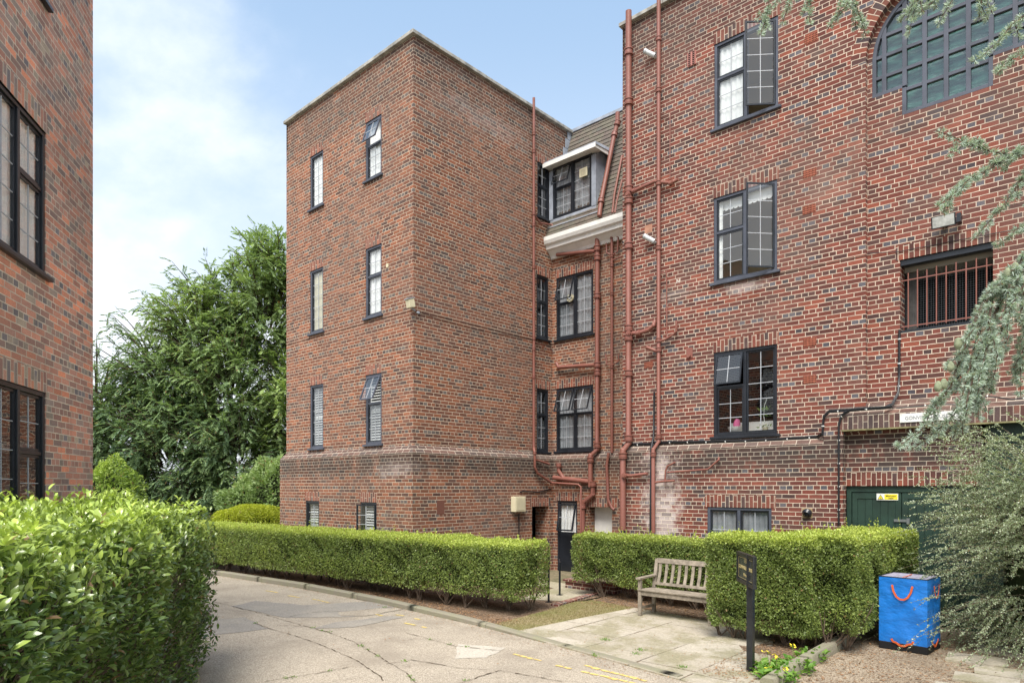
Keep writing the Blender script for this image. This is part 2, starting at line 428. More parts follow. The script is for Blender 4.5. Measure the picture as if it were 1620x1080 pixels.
M['golden'] = leaf_mat('golden hedge leaf', (.12, .17, .02), (.32, .38, .04), (.52, .55, .05))
M['cedar'] = leaf_mat('blue cedar needle', (.26, .34, .29), (.56, .66, .58), (.66, .72, .48), .6, .3, .2)
M['coto'] = leaf_mat('cotoneaster leaf', (.15, .21, .10), (.42, .51, .29), (.90, .93, .80), .35, .5, .3)
M['primrose'] = leaf_mat('primrose leaf', (.06, .16, .02), (.16, .32, .05), (.30, .45, .08))
M['petal'] = simple('yellow petal', (.85, .72, .06), .6, .2)
M['bark'] = simple('bark', (.10, .075, .055), .9, .2, nz=.35, nscale=12, bump=.6)
M['twig'] = simple('hedge twig', (.13, .095, .07), .9, .2, nz=.35, nscale=14)
M['shadecore'] = simple('dark hedge core', (.022, .03, .012), .95, .1, nz=.4, nscale=30)  # near-black filler core: shade between the leaves put into its colour
M['cone'] = simple('cedar cone', (.24, .27, .17), .8, .2, nz=.25, nscale=60, bump=.5)

# ------------------------------------------------------------------ the two brick buildings: wall helpers
def wallT(kind, o):
    if kind == 'y': return lambda s, d, z: Vector((s, o - d, z))
    if kind == 'x': return lambda s, d, z: Vector((o + d, s, z))
def wall_face(mb, T, s0, s1, z0, z1, holes=(), depth=.12, mi=0, d=0.):
    ss_ = sorted({s0, s1, *[h[0] for h in holes], *[h[1] for h in holes]}); zz = sorted({z0, z1, *[h[2] for h in holes], *[h[3] for h in holes]})
    ss_ = [s for s in ss_ if s0 - 1e-6 <= s <= s1 + 1e-6]; zz = [z for z in zz if z0 - 1e-6 <= z <= z1 + 1e-6]
    for a, b in zip(ss_, ss_[1:]):
        for c, e in zip(zz, zz[1:]):
            mx_, mz = (a + b) / 2, (c + e) / 2
            if any(h[0] < mx_ < h[1] and h[2] < mz < h[3] for h in holes): continue
            mb.face([T(a, d, c), T(b, d, c), T(b, d, e), T(a, d, e)], [(a, c), (b, c), (b, e), (a, e)], mi)
    for h in holes:
        a, b, c, e = h[:4]; dp = h[4] if len(h) > 4 else depth
        c_ = max(c, z0); e_ = min(e, z1)
        if c_ >= e_: continue
        for s in (a, b): mb.face([T(s, d, c_), T(s, d - dp, c_), T(s, d - dp, e_), T(s, d, e_)], [(0, c_), (dp, c_), (dp, e_), (0, e_)], mi)
        if e <= z1: mb.face([T(a, d, e), T(b, d, e), T(b, d - dp, e), T(a, d - dp, e)], [(a, 0), (b, 0), (b, dp), (a, dp)], mi)
        if c >= z0: mb.face([T(a, d, c), T(b, d, c), T(b, d - dp, c), T(a, d - dp, c)], [(a, 0), (b, 0), (b, dp), (a, dp)], mi)
def soldier(mb, T, a, b, z0, h=.225, d=.004, mi=1):
    """brick-on-end course: the bond pattern turned on its side"""
    c = [T(a, d, z0), T(b, d, z0), T(b, d, z0 + h), T(a, d, z0 + h)]
    mb.face(c, [(0, a), (0, b), (h, b), (h, a)], mi)
    mb.face([T(a, d, z0), T(b, d, z0), T(b, d - .06, z0), T(a, d - .06, z0)], [(0, a), (0, b), (.06, b), (.06, a)], mi)
    for s in (a, b): mb.face([T(s, d, z0), T(s, d - .03, z0), T(s, d - .03, z0 + h), T(s, d, z0 + h)], [(0, 0), (0, .03), (h, .03), (h, 0)], mi)

def sash_geo(T, a, b, z0, z1, rows, cols, hinge=None, ang=0., th=.03, wd=.028, d=-.045, came=.011):
    """returns (sash MB, pane MB); the sash swings about its hinge"""
    def X(s, dd, z):
        if hinge == 'top':
            rz, rd = z - z1, dd - d
            z2 = z1 + rz * math.cos(ang) - rd * math.sin(ang) * -1 * 0 ; d2 = d + rd - rz * math.sin(ang)
            return T(s, d2, z1 + rz * math.cos(ang))
        if hinge in ('right', 'left'):
            s0 = b if hinge == 'right' else a
            rs, rd = s - s0, dd - d; sg = -1 if hinge == 'right' else 1
            return T(s0 + rs * math.cos(ang) + sg * 0, d + rd + abs(rs) * math.sin(ang), z)
        return T(s, dd, z)
    mb = MB(); pn = MB(); cm = MB()
    mb.boxT(X, a, a + wd, d - th / 2, d + th / 2, z0, z1); mb.boxT(X, b - wd, b, d - th / 2, d + th / 2, z0, z1)
    mb.boxT(X, a + wd, b - wd, d - th / 2 + .001, d + th / 2 - .001, z0, z0 + wd); mb.boxT(X, a + wd, b - wd, d - th / 2 + .001, d + th / 2 - .001, z1 - wd, z1)
    ai, bi, zi, zj = a + wd, b - wd, z0 + wd, z1 - wd
    for k in range(1, cols):
        s = ai + (bi - ai) * k / cols; mb.boxT(X, s - came / 2, s + came / 2, d - .006, d + .0065, zi, zj, 1)
    for k in range(1, rows):
        z = zi + (zj - zi) * k / rows; mb.boxT(X, ai, bi, d - .005, d + .0055, z - came / 2, z + came / 2, 1)
    pn.face([X(ai, d, zi), X(bi, d, zi), X(bi, d, zj), X(ai, d, zj)])
    return mb, pn
def window(bld, T, a, b, z0, z1, lights, dressing=None, frame='black', sill=True, label=None, rows=5, dsash=-.05, came=.011):
    fw = .052; F_ = MB(); d0, d1 = -.10, -.012
    F_.boxT(T, a, a + fw, d0, d1, z0, z1); F_.boxT(T, b - fw, b, d0, d1, z0, z1)
    F_.boxT(T, a + fw, b - fw, d0, d1 - .001, z0, z0 + fw); F_.boxT(T, a + fw, b - fw, d0, d1 - .001, z1 - fw, z1)
    n = len(lights); wl = (b - a - 2 * fw - (n - 1) * .055) / n; regs = []
    for i in range(n):
        la = a + fw + i * (wl + .055); regs.append((la, la + wl))
        if i: F_.boxT(T, la - .055, la, d0 + .001, d1 - .002, z0 + fw, z1 - fw)
    zt = z0 + .585 * (z1 - z0)
    for (la, lb), L in zip(regs, lights):
        if L[0] == 'split': F_.boxT(T, la, lb, d0 + .002, d1 - .012, zt - .02, zt + .02)
    fr = F_.build('window', M[frame], bld, bevel=.004)
    if label: fr['label'] = label
    for (la, lb), L in zip(regs, lights):
        zi, zj = z0 + fw, z1 - fw
        if L[0] == 'split': pcs = [(zi, zt - .02, 3, None, 0), (zt + .02, zj, 2, 'top' if L[1] else None, R(L[1]))]
        elif L[0] == 'casement': pcs = [(zi, zj, rows, L[2], R(L[1]))]
        else: pcs = [(zi, zj, rows, None, 0)]
        for p in pcs:
            e = .003
            dd = dsash if not p[4] else -.012
            s_, p_ = sash_geo(T, la + e, lb - e, p[0] + e, p[1] - e, p[2], 2, p[3], p[4], d=dd, came=came)
            s_.build('sash', [M[frame if p[4] and L[0] == 'split' else 'black'], M['came']], fr); p_.build('pane', M['glass'], fr)
    if sill:
        s_ = MB(); s_.boxT(T, a - .06, b + .06, -.10, .055, z0 - .05, z0 - .002); s_.build('sill', M[frame], fr, bevel=.006)
    if dressing:
        dress(T, a, b, z0, z1, dressing, fr)
    return fr
def dress(T, a, b, z0, z1, kind, parent):
    mb = MB(); a -= .03; b += .03
    if kind in ('curtain', 'cream', 'reflnet', 'half', 'grey', 'left', 'edge'):
        k = 40; zz0 = z0 - .05; parts = [(a, b)]
        if kind == 'half': parts = [(a, a + (b - a) * .32), (b - (b - a) * .22, b)]
        if kind == 'left': parts = [(a, a + (b - a) * .47)]
        if kind == 'edge': parts = [(a, a + (b - a) * .14)]
        for (p, q) in parts:
            nst = max(8, int((q - p) * 60)); prev = None
            ph = random.random() * 6
            for i in range(nst + 1):
                s = p + (q - p) * i / nst; d = -.088 + .010 * math.sin(i * 1.05 + ph) + .006 * math.sin(i * .37 + ph)
                cur = (T(s, d, zz0), T(s, d * 1.0, z1 + .05))
                if prev: mb.face([prev[0], cur[0], cur[1], prev[1]])
                prev = cur
        mb.build('curtain', M['cream' if kind in ('cream', 'grey') else 'reflnet' if kind in ('reflnet', 'half') else 'curtain'], parent, smooth=True)  # the grey sheets are added, standing in for reflections in the glass
    elif kind == 'shutter':
        mb.boxT(T, a, a + .10, -.14, -.112, z0, z1); mb.boxT(T, b - .07, b, -.14, -.112, z0, z1)
        mb.boxT(T, a + .10, b - .07, -.14, -.112, (z0 + z1) / 2 - .03, (z0 + z1) / 2 + .03)
        z = z0 + .04
        while z < z1 - .02:
            if abs(z - (z0 + z1) / 2) > .05:
                mb.hexa([T(a + .1, -.155, z + .03), T(b - .07, -.155, z + .03), T(b - .07, -.098, z - .006), T(a + .1, -.098, z - .006),
                         T(a + .1, -.155, z + .037), T(b - .07, -.155, z + .037), T(b - .07, -.098, z + .001), T(a + .1, -.098, z + .001)])
            z += .062
        mb.build('shutter', M['shutter'], parent)

# ------------------------------------------------------------------ BUILDING (tower, recess, main block)
bld = empty('apartment_building', (0, 0, 0), 0, 'tall red brick apartment block with square tower, tiled roof and red pipes', 'building')
Rg = 4.66; MY = 2.80; PL = .12
GZ = [(3.12, 4.70), (6.0, 7.58), (9.12, 10.46)]
TLw = [(s0, s1, a, b) for s0, s1 in ((-4.08, -3.48), (-1.71, -1.11)) for a, b in GZ]
TLg = [(-4.09, -3.47, .62, 1.81), (-1.75, -1.13, .62, 1.81)]
TRw = [(4.02, 4.50, 3.06, 4.68), (4.02, 4.50, 5.97, 7.59), (4.05, 4.54, 9.08, 10.48)]
TRg = [(3.70, 4.36, -.1, 1.66, .45)]
RCw = [(.13, 1.31, 3.08, 4.71), (.13, 1.31, 5.98, 7.59)]
RCg = [(.26, .90, -.1, 1.80), (1.22, 1.95, -.1, 1.66, .35)]
MWw = [(5.41, 6.60, 3.09, 4.67), (5.41, 6.60, 5.97, 7.57), (5.42, 6.62, 8.85, 10.45)]
MWg = [(5.34, 6.55, .95, 1.78)]
TL = wallT('y', 0.); TR = wallT('x', 0.); RC = wallT('y', Rg); MW = wallT('y', MY)
def plinth_cap(mb, T, a, b, z0=2.88, z1=3.035, d=PL, mi=2, ea=0, eb=0):
    """sloping capping course; ea, eb lengthen the outer edge at mitred corners"""
    L = math.hypot(d, z1 - z0)
    mb.face([T(a - ea, d, z0), T(b + eb, d, z0), T(b, 0, z1), T(a, 0, z1)], [(a - ea, 0), (b + eb, 0), (b, .15), (a, .15)], mi)
tw = MB()
wall_face(tw, TL, -5.25, 0, 3.035, 11.0, TLw); wall_face(tw, TL, -5.25 - PL, PL, -.1, 2.88, TLg, d=PL)
plinth_cap(tw, TL, -5.25, 0, ea=PL, eb=PL)
TLp = wallT('y', .02); TRp = wallT('x', -.02)
wall_face(tw, TLp, -5.23, -.02, 11.0, 11.72); wall_face(tw, TRp, .02, 5.9, 11.0, 11.72)
tw.face([TL(-5.25, 0, 11.0), TL(0, 0, 11.0), TL(-.02, -.02, 11.0), TL(-5.23, -.02, 11.0)]); tw.face([TR(0, 0, 11.0), TR(5.9, 0, 11.0), TR(5.9, -.02, 11.0), TR(.02, -.02, 11.0)])
wall_face(tw, TR, 0, 5.9, 3.035, 11.0, TRw); wall_face(tw, TR, -PL, Rg - PL, -.1, 2.88, [h for h in TRg], d=PL)
plinth_cap(tw, TR, 0, Rg, ea=PL, eb=-PL)
# far sides of the tower, unseen from the court
LX = wallT('x', -5.25)
wall_face(tw, LX, 0, 9, -.1, 11.72, d=0)
wall_face(tw, wallT('y', 9), -5.25, 3.4, -.1, 11.6)
for h in TLw: soldier(tw, TL, h[0], h[1], h[3])
for h in TLg: soldier(tw, TL, h[0] - .02, h[1] + .02, h[3], d=PL + .004)
for h in TRw: soldier(tw, TR, h[0] - .05, min(h[1] + .08, 4.65), h[3], d=.004)
soldier(tw, TR, 3.62, 4.42, 1.66, d=PL + .004)
tw.build('tower_wall', [M['brick_t'], M['soldier_t'], M['plinth_cap']], bld, recalc=True)
rc = MB()
wall_face(rc, RC, 0, 3.6, 3.035, 8.6, RCw); wall_face(rc, RC, PL, 3.6, -.1, 2.88, RCg, d=PL)
plinth_cap(rc, RC, 0, 3.6, ea=-PL)
for h in RCw: soldier(rc, RC, h[0] - .03, h[1] + .1, h[3])
soldier(rc, RC, .2, .98, 1.80, d=PL + .004); soldier(rc, RC, 1.16, 2.2, 1.66, d=PL + .004)
rc.build('recess_wall', [M['brick_t'], M['soldier_t'], M['plinth_cap']], bld)
# main block with its arched recessed panel
AX, AZ, AR = 9.12, 9.03, 1.09; AY = MY + .11; XE = 12.6
mw = MB()
pan = (AX - AR, AX + AR, 3.5, AZ, .11)
wall_face(mw, MW, 3.39, AX - AR - .15, 3.035, 11.0, MWw)
for z0_, z1_ in ((3.035, AZ),):
    wall_face(mw, MW, AX - AR - .15, AX - AR, z0_, z1_)
    wall_face(mw, MW, AX + AR, XE, z0_, z1_)
mw.face([MW(AX - AR, 0, 3.4), MW(AX - AR, -.11, 3.4), MW(AX - AR, -.11, AZ), MW(AX - AR, 0, AZ)], [(0, 3.4), (.11, 3.4), (.11, AZ), (0, AZ)])
mw.face([MW(AX + AR, 0, 3.4), MW(AX + AR, -.11, 3.4), MW(AX + AR, -.11, AZ), MW(AX + AR, 0, AZ)], [(0, 3.4), (.11, 3.4), (.11, AZ), (0, AZ)])
NA = 36; TOP = 11.0
xs = [AX - AR * math.cos(math.pi * i / NA) for i in range(NA + 1)]; zs = [AZ + AR * math.sin(math.pi * i / NA) for i in range(NA + 1)]
for i in range(NA):
    a, b = xs[i], xs[i + 1]
    mw.face([MW(a, 0, zs[i]), MW(b, 0, zs[i + 1]), MW(b, 0, TOP), MW(a, 0, TOP)], [(a, zs[i]), (b, zs[i + 1]), (b, TOP), (a, TOP)])
    t0, t1 = AR * math.pi * i / NA, AR * math.pi * (i + 1) / NA
    mw.face([MW(a, 0, zs[i]), MW(b, 0, zs[i + 1]), MW(b, -.11, zs[i + 1]), MW(a, -.11, zs[i])], [(0, t0), (0, t1), (.11, t1), (.11, t0)], 1)
    # voussoir ring on the wall face
    R2 = AR + .225; an0, an1 = math.pi * i / NA, math.pi * (i + 1) / NA
    p = [MW(AX - r_ * math.cos(q), .004, AZ + r_ * math.sin(q)) for r_, q in ((AR, an0), (AR, an1), (R2, an1), (R2, an0))]
    mw.face(p, [(0, t0), (0, t1), (.225, t1), (.225, t0)], 1)
wall_face(mw, MW, AX - AR - .15, AX - AR, AZ, TOP); wall_face(mw, MW, AX + AR, XE, AZ, TOP)
MWp = wallT('y', MY + .03); wall_face(mw, MWp, 3.42, XE, 11.0, 11.72)
mw.face([MW(3.39, 0, 11.0), MW(XE, 0, 11.0), MW(XE, -.03, 11.0), MW(3.39, -.03, 11.0)])
# lower part: plinth, then the raised garage surround
wall_face(mw, MW, 3.39, 7.50, -.1, 2.88, MWg, d=PL)
plinth_cap(mw, MW, 3.39, 7.42)
SX = wallT('x', 3.39); wall_face(mw, SX, MY, 9, 3.035, 11.72); wall_face(mw, SX, MY - PL, 9, -.1, 2.88)
GA, GB = 7.72, 11.8
wall_face(mw, MW, 7.50, XE, -.1, 3.30, [(GA, GB, -.1, 3.08, .17)], d=PL)
mw.face([MW(7.42, PL, 3.30), MW(XE, PL, 3.30), MW(XE, -.11, 3.52), MW(7.42, -.02, 3.50)], [(7.42, 0), (XE, 0), (XE, .22), (7.42, .22)], 2)
mw.face([MW(7.42, PL, 2.88), MW(7.42, PL, 3.30), MW(7.42, -.02, 3.50), MW(7.42, -.02, 2.88)], [(0, 2.88), (0, 3.3), (.14, 3.5), (.14, 2.88)])
mw.face([MW(7.42, PL, 2.88), MW(7.50, PL, 2.88), MW(7.50, PL, 3.30), MW(7.42, PL, 3.30)], [(7.42, 2.88), (7.5, 2.88), (7.5, 3.3), (7.42, 3.3)])
soldier(mw, MW, 7.66, XE, 3.085, .213, d=PL + .004, mi=3)
for h in MWw: soldier(mw, MW, h[0] - .01, h[1] + .03, h[3])
soldier(mw, MW, 5.30, 6.62, 1.78, d=PL + .004)
# recessed panel wall (with the arched window and the barred opening) and brick panel over the garage
AWt = wallT('y', AY)
holes = [(8.50, 9.71, 4.58, 5.74, .3)]
WX0, WX1, WZ1, WZ0, WR = 8.10, 10.14, 8.45, 8.02, 1.02
wall_face(mw, AWt, AX - AR - .01, AX + AR + .01, 3.42, 8.02, holes)
wall_face(mw, AWt, AX - AR - .01, 8.53, WZ0, WZ1); wall_face(mw, AWt, 9.71, AX + AR + .01, WZ0, WZ1)
for s_ in (8.53, 9.71): mw.face([AWt(s_, 0, WZ0), AWt(s_, -.08, WZ0), AWt(s_, -.08, WZ1), AWt(s_, 0, WZ1)], [(0, WZ0), (.08, WZ0), (.08, WZ1), (0, WZ1)])
for i in range(NA):
    for rr in ((WR, AR + .01),):
        a0, a1 = math.pi * i / NA, math.pi * (i + 1) / NA
        p = [AWt(AX - r_ * math.cos(q), 0, AZ + r_ * math.sin(q)) for r_, q in ((rr[0], a0), (rr[0], a1), (rr[1], a1), (rr[1], a0))]
        mw.face(p, [(0, a0), (0, a1), (.07, a1), (.07, a0)], 1)
for s0_, s1_ in ((AX - AR - .01, WX0), (WX1, AX + AR + .01)): wall_face(mw, AWt, s0_, s1_, WZ1, AZ)
soldier(mw, AWt, 8.44, 9.78, 5.74)
PAN = wallT('y', MY + .05); wall_face(mw, PAN, GA, 9.58, 2.39, 3.08)
soldier(mw, PAN, GA, 9.58, 2.17, .22, d=0., mi=1)
wall_face(mw, wallT('y', 9), 3.39, XE, -.1, 11.6); wall_face(mw, wallT('x', XE), MY, 9, -.1, 11.72)
mw.build('main_wall', [M['brick_m'], M['soldier_m'], M['plinth_cap'], M['soldier_d']], bld)
# string courses: a thin ledge at second floor level, its shadow line put into the dark colour
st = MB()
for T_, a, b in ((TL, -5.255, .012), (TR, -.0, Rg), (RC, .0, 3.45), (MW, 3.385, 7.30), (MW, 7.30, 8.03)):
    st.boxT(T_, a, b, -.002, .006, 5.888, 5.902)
st.build('string_course', simple('string course painted shadow', (.13, .085, .065), .9, .2, nz=.3), bld)
fl = MB()
fl.box(-5.2, -.03, .03, 8.9, 11.45, 11.5); fl.box(3.42, XE, MY + .1, 9, 11.45, 11.5); fl.box(0, 3.39, 5.6, 9, 11.72, 11.77)
fl.box(-5.2, -.02, .3, 8.9, 5.6, 5.8); fl.box(3.5, XE, 3.2, 9, 5.6, 5.8); fl.box(-5.2, -.02, .3, 8.9, 8.65, 8.85); fl.box(3.5, XE, 3.2, 9, 8.65, 8.85); fl.box(-5.2, -.02, .3, 8.9, 2.6, 2.8); fl.box(3.5, XE, 3.2, 9, 2.6, 2.8); fl.box(0, 3.4, 4.9, 9, 2.6, 2.8)
fl.build('flat_roof', M['room'], bld)
# copings of separate stones
for nm, segs in (('coping', 1),):
    c_ = MB()
    def cope(T_, a, b, d0, d1, z=11.72, n=6):
        for i in range(n):
            p = a + (b - a) * i / n; q = a + (b - a) * (i + 1) / n - (.006 if i < n - 1 else 0)
            c_.boxT(T_, p, q, d0, d1, z, z + .075 + .003 * (i % 2))
    cope(TL, -5.31, .06, -.28, .06, n=6); cope(TR, .285, 5.95, -.28, .06, n=6); c_.build('tower_coping', M['coping'], bld, bevel=.008); c_ = MB()
    cope(MW, 3.33, XE, -.28, .06, n=9)
    c_.build('main_coping', M['coping'], bld, bevel=.008)

# windows of the block
def shut(i): return 'shutter'
for j, (a, b, z0, z1) in enumerate(TLw):
    c_, f_ = divmod(j, 3)
    if c_ == 0: L = [('fixed',)]; dr = ['shutter', 'cream', 'curtain'][f_]
    else: L = [('split', [22, 0, 18][f_])]; dr = ['shutter', 'curtain', 'curtain'][f_]
    window(bld, TL, a, b, z0, z1, L, dr, 'greyframe', label=None)
PT = lambda T_: (lambda s, d, z: T_(s, d + PL, z))
window(bld, PT(TL), *TLg[0], [('fixed',)], 'shutter', 'black')
window(bld, PT(TL), *TLg[1], [('casement', 18, 'right')], 'shutter', 'black')
for j, (a, b, z0, z1) in enumerate(TRw):
    window(bld, TR, a, b, z0, z1, [('split', 0)], ['half', 'half', 'half'][j], 'black')
window(bld, RC, *RCw[0], [('split', 19), ('split', 19)], 'reflnet', 'black', label='black recess window with both top lights pushed open')
window(bld, RC, *RCw[1], [('split', 15), ('fixed',)], 'reflnet', 'black', label='black recess window with a round extractor fan in one pane')
window(bld, MW, *MWw[0], [('split', 12), ('fixed',)], None, 'black', label='black window with one tilted top light and a plant behind the glass')
window(bld, MW, *MWw[1], [('split', 0), ('casement', 48, 'right')], 'edge', 'greyframe', label='grey window with its right casement swung open and scalloped blind')
window(bld, MW, *MWw[2], [('split', 0), ('casement', 38, 'right')], 'left', 'greyframe', label='grey window with white curtain and wide open right casement')
window(bld, PT(MW), *MWg[0], [('fixed',), ('fixed',)], 'reflnet', 'greyframe', rows=2, label='low grey window peeping over the hedge', sill=False)

for (za, zb) in ((5.85, 8.6), (8.9, 11.4)):
    r_ = MB(); r_.box(4.6, 8.0, 4.6, 4.66, za, zb); r_.box(4.6, 8.0, 2.95, 4.6, zb - .9, zb - .86); r_.box(4.6, 4.66, 2.95, 4.6, za, zb - .9); r_.box(7.3, 7.36, 2.95, 4.6, za, zb - .9)
    r_.build('room_lining', simple('warm room plaster', (.72, .60, .42), .9, .1), bld)
bl_ = MB()
for k in range(12):
    xa_ = 5.47 + k * .09; bl_.face([(xa_, MY + .13, 7.52), (xa_ + .09, MY + .13, 7.52)] + [(xa_ + .045 + .045 * math.cos(q * math.pi / 6), MY + .13, 7.36 - .035 * math.sin(q * math.pi / 6)) for q in range(7)])
bl_.build('scalloped_blind', M['curtain'], bld, recalc=False)

# mansard roof, cornice and dormer over the recess
rf = MB()
y0_, z0_, y1_, z1_ = 4.38, 8.60, 5.52, 11.78; nrow = 26
nx_, nz_ = (z1_ - z0_), -(y1_ - y0_); ln = math.hypot(nx_, nz_); ny = -(z1_ - z0_) / ln; nz2 = (y1_ - y0_) / ln
for i in range(nrow):
    f0, f1 = i / nrow, (i + 1.12) / nrow
    ya, za, yb, zb = y0_ + (y1_ - y0_) * f0, z0_ + (z1_ - z0_) * f0, y0_ + (y1_ - y0_) * f1, z0_ + (z1_ - z0_) * f1
    o = .022; x_ = 0.004 - (.08 if i % 2 else 0)
    while x_ < 3.39:
        p, q = max(x_, .004), min(x_ + .158, 3.388); x_ += .163
        if q <= p: continue
        jj = random.uniform(-.004, .004)
        rf.hexa([(p, ya + ny * (o + jj), za + nz2 * (o + jj)), (q, ya + ny * (o + jj), za + nz2 * (o + jj)), (q, ya, za), (p, ya, za),
                 (p, yb + ny * .006, zb + nz2 * .006), (q, yb + ny * .006, zb + nz2 * .006), (q, yb - ny * .01, zb), (p, yb - ny * .01, zb)])
m_, t, b_ = mat('lichened clay tile')
rp = t.n('ShaderNodeNewGeometry').outputs['Random Per Island']; ob = t.n('ShaderNodeTexCoord').outputs['Object']
c_ = t.ramp(rp, [(0, (.125, .095, .08)), (.4, (.11, .09, .075)), (.7, (.15, .115, .095)), (1, (.10, .095, .08))])
c_ = t.mix(t.ss(t.noise(ob, 3, 6, .7), .42, .62, 0., .45), c_, (.15, .15, .10)); t.set(b_.inputs['Base Color'], c_); b_.inputs['Roughness'].default_value = .9
M['tile'] = m_
roof = rf.build('roof', M['tile'], bld)
rb = MB(); rb.box(0.0, 3.39, y1_ - .06, y1_ + .12, z1_ - .03, z1_ + .05); rb.build('ridge', M['lead'], roof)
rb = MB(); rb.hexa([(.004, y0_ + .03, z0_ - .1), (3.39, y0_ + .03, z0_ - .1), (3.39, y0_ + .5, z0_ - .1), (.004, y0_ + .5, z0_ - .1), (.004, y1_ + .03, z1_ - .05), (3.39, y1_ + .03, z1_ - .05), (3.39, y1_ + .3, z1_ - .05), (.004, y1_ + .3, z1_ - .05)])
rb.build('roof_deck', M['dark'], roof)
# stepped lead flashing up the tower wall
fs = MB()
for i in range(12):
    f0 = i / 12; yy = y0_ + (y1_ - y0_) * f0; zz = z0_ + (z1_ - z0_) * f0
    if zz < 9.9: continue
    fs.box(.001, .012, yy - .13, yy + .12, zz, zz + .25)
fs.build('flashing', M['lead'], roof)
cn = MB()
prof = [(4.66, 8.10), (4.60, 8.10), (4.57, 8.17), (4.46, 8.27), (4.40, 8.30), (4.39, 8.38), (4.33, 8.42), (4.30, 8.50), (4.30, 8.60), (4.42, 8.61), (4.66, 8.64)]
for (ya, za), (yb, zb) in zip(prof, prof[1:]):
    cn.face([(0.001, ya, za), (3.389, ya, za), (3.389, yb, zb), (0.001, yb, zb)])
cn.build('cornice', M['white'], bld)
DY = 4.50
dm = MB(); dm.box(.02, 1.50, DY + .012, DY + .10, 8.98, 9.08); dm.box(.02, .14, DY, DY + .1, 9.08, 10.34); dm.box(1.37, 1.50, DY, DY + .1, 9.08, 10.34); dm.box(.14, 1.37, DY + .1, DY + .12, 10.44, 10.5)
dm.hexa([(1.44, DY + .1, 8.98), (1.50, DY + .1, 8.98), (1.50, 4.60, 8.98), (1.44, 4.60, 8.98), (1.44, DY + .1, 10.44), (1.50, DY + .1, 10.44), (1.50, 5.2, 10.44), (1.44, 5.2, 10.44)])
dorm = dm.build('dormer', M['lead'], bld)
dr_ = MB(); dr_.hexa([(-.0, DY - .22, 10.44), (1.66, DY - .22, 10.44), (1.66, 5.3, 10.50), (0.0, 5.3, 10.50), (-.0, DY - .20, 10.52), (1.64, DY - .20, 10.52), (1.64, 5.3, 10.60), (0.0, 5.3, 10.60)])
dr_.build('dormer_roof', M['lead'], dorm)
df = MB(); df.box(0.0, 1.66, DY - .245, DY - .222, 10.37, 10.47); df.box(1.62, 1.645, DY - .222, 5.1, 10.37, 10.47); df.box(0., 1.62, DY - .22, DY + .1, 10.40, 10.43)
df.build('fascia', M['white'], dorm)
window(bld, wallT('y', DY + .0), .14, 1.37, 9.08, 10.42, [('split', 18), ('fixed',)], 'reflnet', 'black', sill=False, label='black dormer window with one top light open above the white cornice')
ap = MB(); ap.hexa([(.01, DY - .05, 8.86), (1.6, DY - .05, 8.86), (1.6, DY + .1, 8.95), (.01, DY + .1, 8.95), (.01, DY - .05, 8.885), (1.6, DY - .05, 8.885), (1.6, DY + .1, 8.985), (.01, DY + .1, 8.985)])
ap.build('apron', M['lead'], dorm)

# arched window
aw = MB(); WT = wallT('y', AY + .03)
def arch_z(x): return AZ + math.sqrt(max(0, WR ** 2 - (x - AX) ** 2))
for i in range(NA):
    a0, a1 = math.pi * i / NA, math.pi * (i + 1) / NA
    for dd in ((0.0, -.06),):
        o = [(AX - r_ * math.cos(q), AZ + r_ * math.sin(q)) for r_, q in ((WR, a0), (WR, a1), (WR - .055, a1), (WR - .055, a0))]
        aw.hexa([WT(o[0][0], -.06, o[0][1]), WT(o[1][0], -.06, o[1][1]), WT(o[2][0], -.06, o[2][1]), WT(o[3][0], -.06, o[3][1]),
                 WT(o[0][0], .03, o[0][1]), WT(o[1][0], .03, o[1][1]), WT(o[2][0], .03, o[2][1]), WT(o[3][0], .03, o[3][1])])
aw.boxT(WT, WX0, WX0 + .055, -.06, .03, WZ1, AZ); aw.boxT(WT, WX1 - .055, WX1, -.06, .03, WZ1, AZ)
aw.boxT(WT, WX0 + .055, 8.53, -.06, .03, WZ1, WZ1 + .055); aw.boxT(WT, 9.71, WX1 - .055, -.06, .03, WZ1, WZ1 + .055)
aw.boxT(WT, 8.53, 8.585, -.06, .029, WZ0, WZ1); aw.boxT(WT, 9.655, 9.71, -.06, .029, WZ0, WZ1); aw.boxT(WT, 8.585, 9.655, -.06, .028, WZ0, WZ0 + .055)
xb = [8.27, 8.56, 8.835, 9.12, 9.405, 9.685, 9.97]
for x in xb:
    zb_ = WZ0 + .05 if 8.6 < x < 9.6 else WZ1 + .03
    aw.boxT(WT, x - .031, x + .031, -.05, .022, zb_, arch_z(x) - .02)
for z in (8.42, 8.75, 9.08, 9.40, 9.72):
    half = math.sqrt(max(0, WR ** 2 - max(0, z - AZ) ** 2)) - .03
    xa, xb_ = (AX - half, AX + half) if z > WZ1 else (8.58, 9.66)
    if z < WZ1: xa, xb_ = 8.58, 9.66
    aw.boxT(WT, xa, xb_, -.045, .017, z - .026, z + .026)
awo = aw.build('arched_window', M['greyframe'], bld, bevel=.003); awo['label'] = 'arched grey gridded window backed by green sheeting'
m_, t, b_ = mat('green sheeting')
ob = t.n('ShaderNodeTexCoord').outputs['Object']
wv = t.noise(t.vm('MULTIPLY', ob, (1, 1, 4.)), 4, 4, .55)
t.set(b_.inputs['Base Color'], t.mix(t.ss(wv, .35, .7), (.015, .075, .05), (.06, .25, .17))); b_.inputs['Roughness'].default_value = .35
bp = t.n('ShaderNodeBump'); bp.inputs['Strength'].default_value = .8; bp.inputs['Distance'].default_value = .04; t.set(bp.inputs['Height'], wv); t.set(b_.inputs['Normal'], bp.outputs[0])
M['sheet'] = m_
sh = MB(); gp = MB()
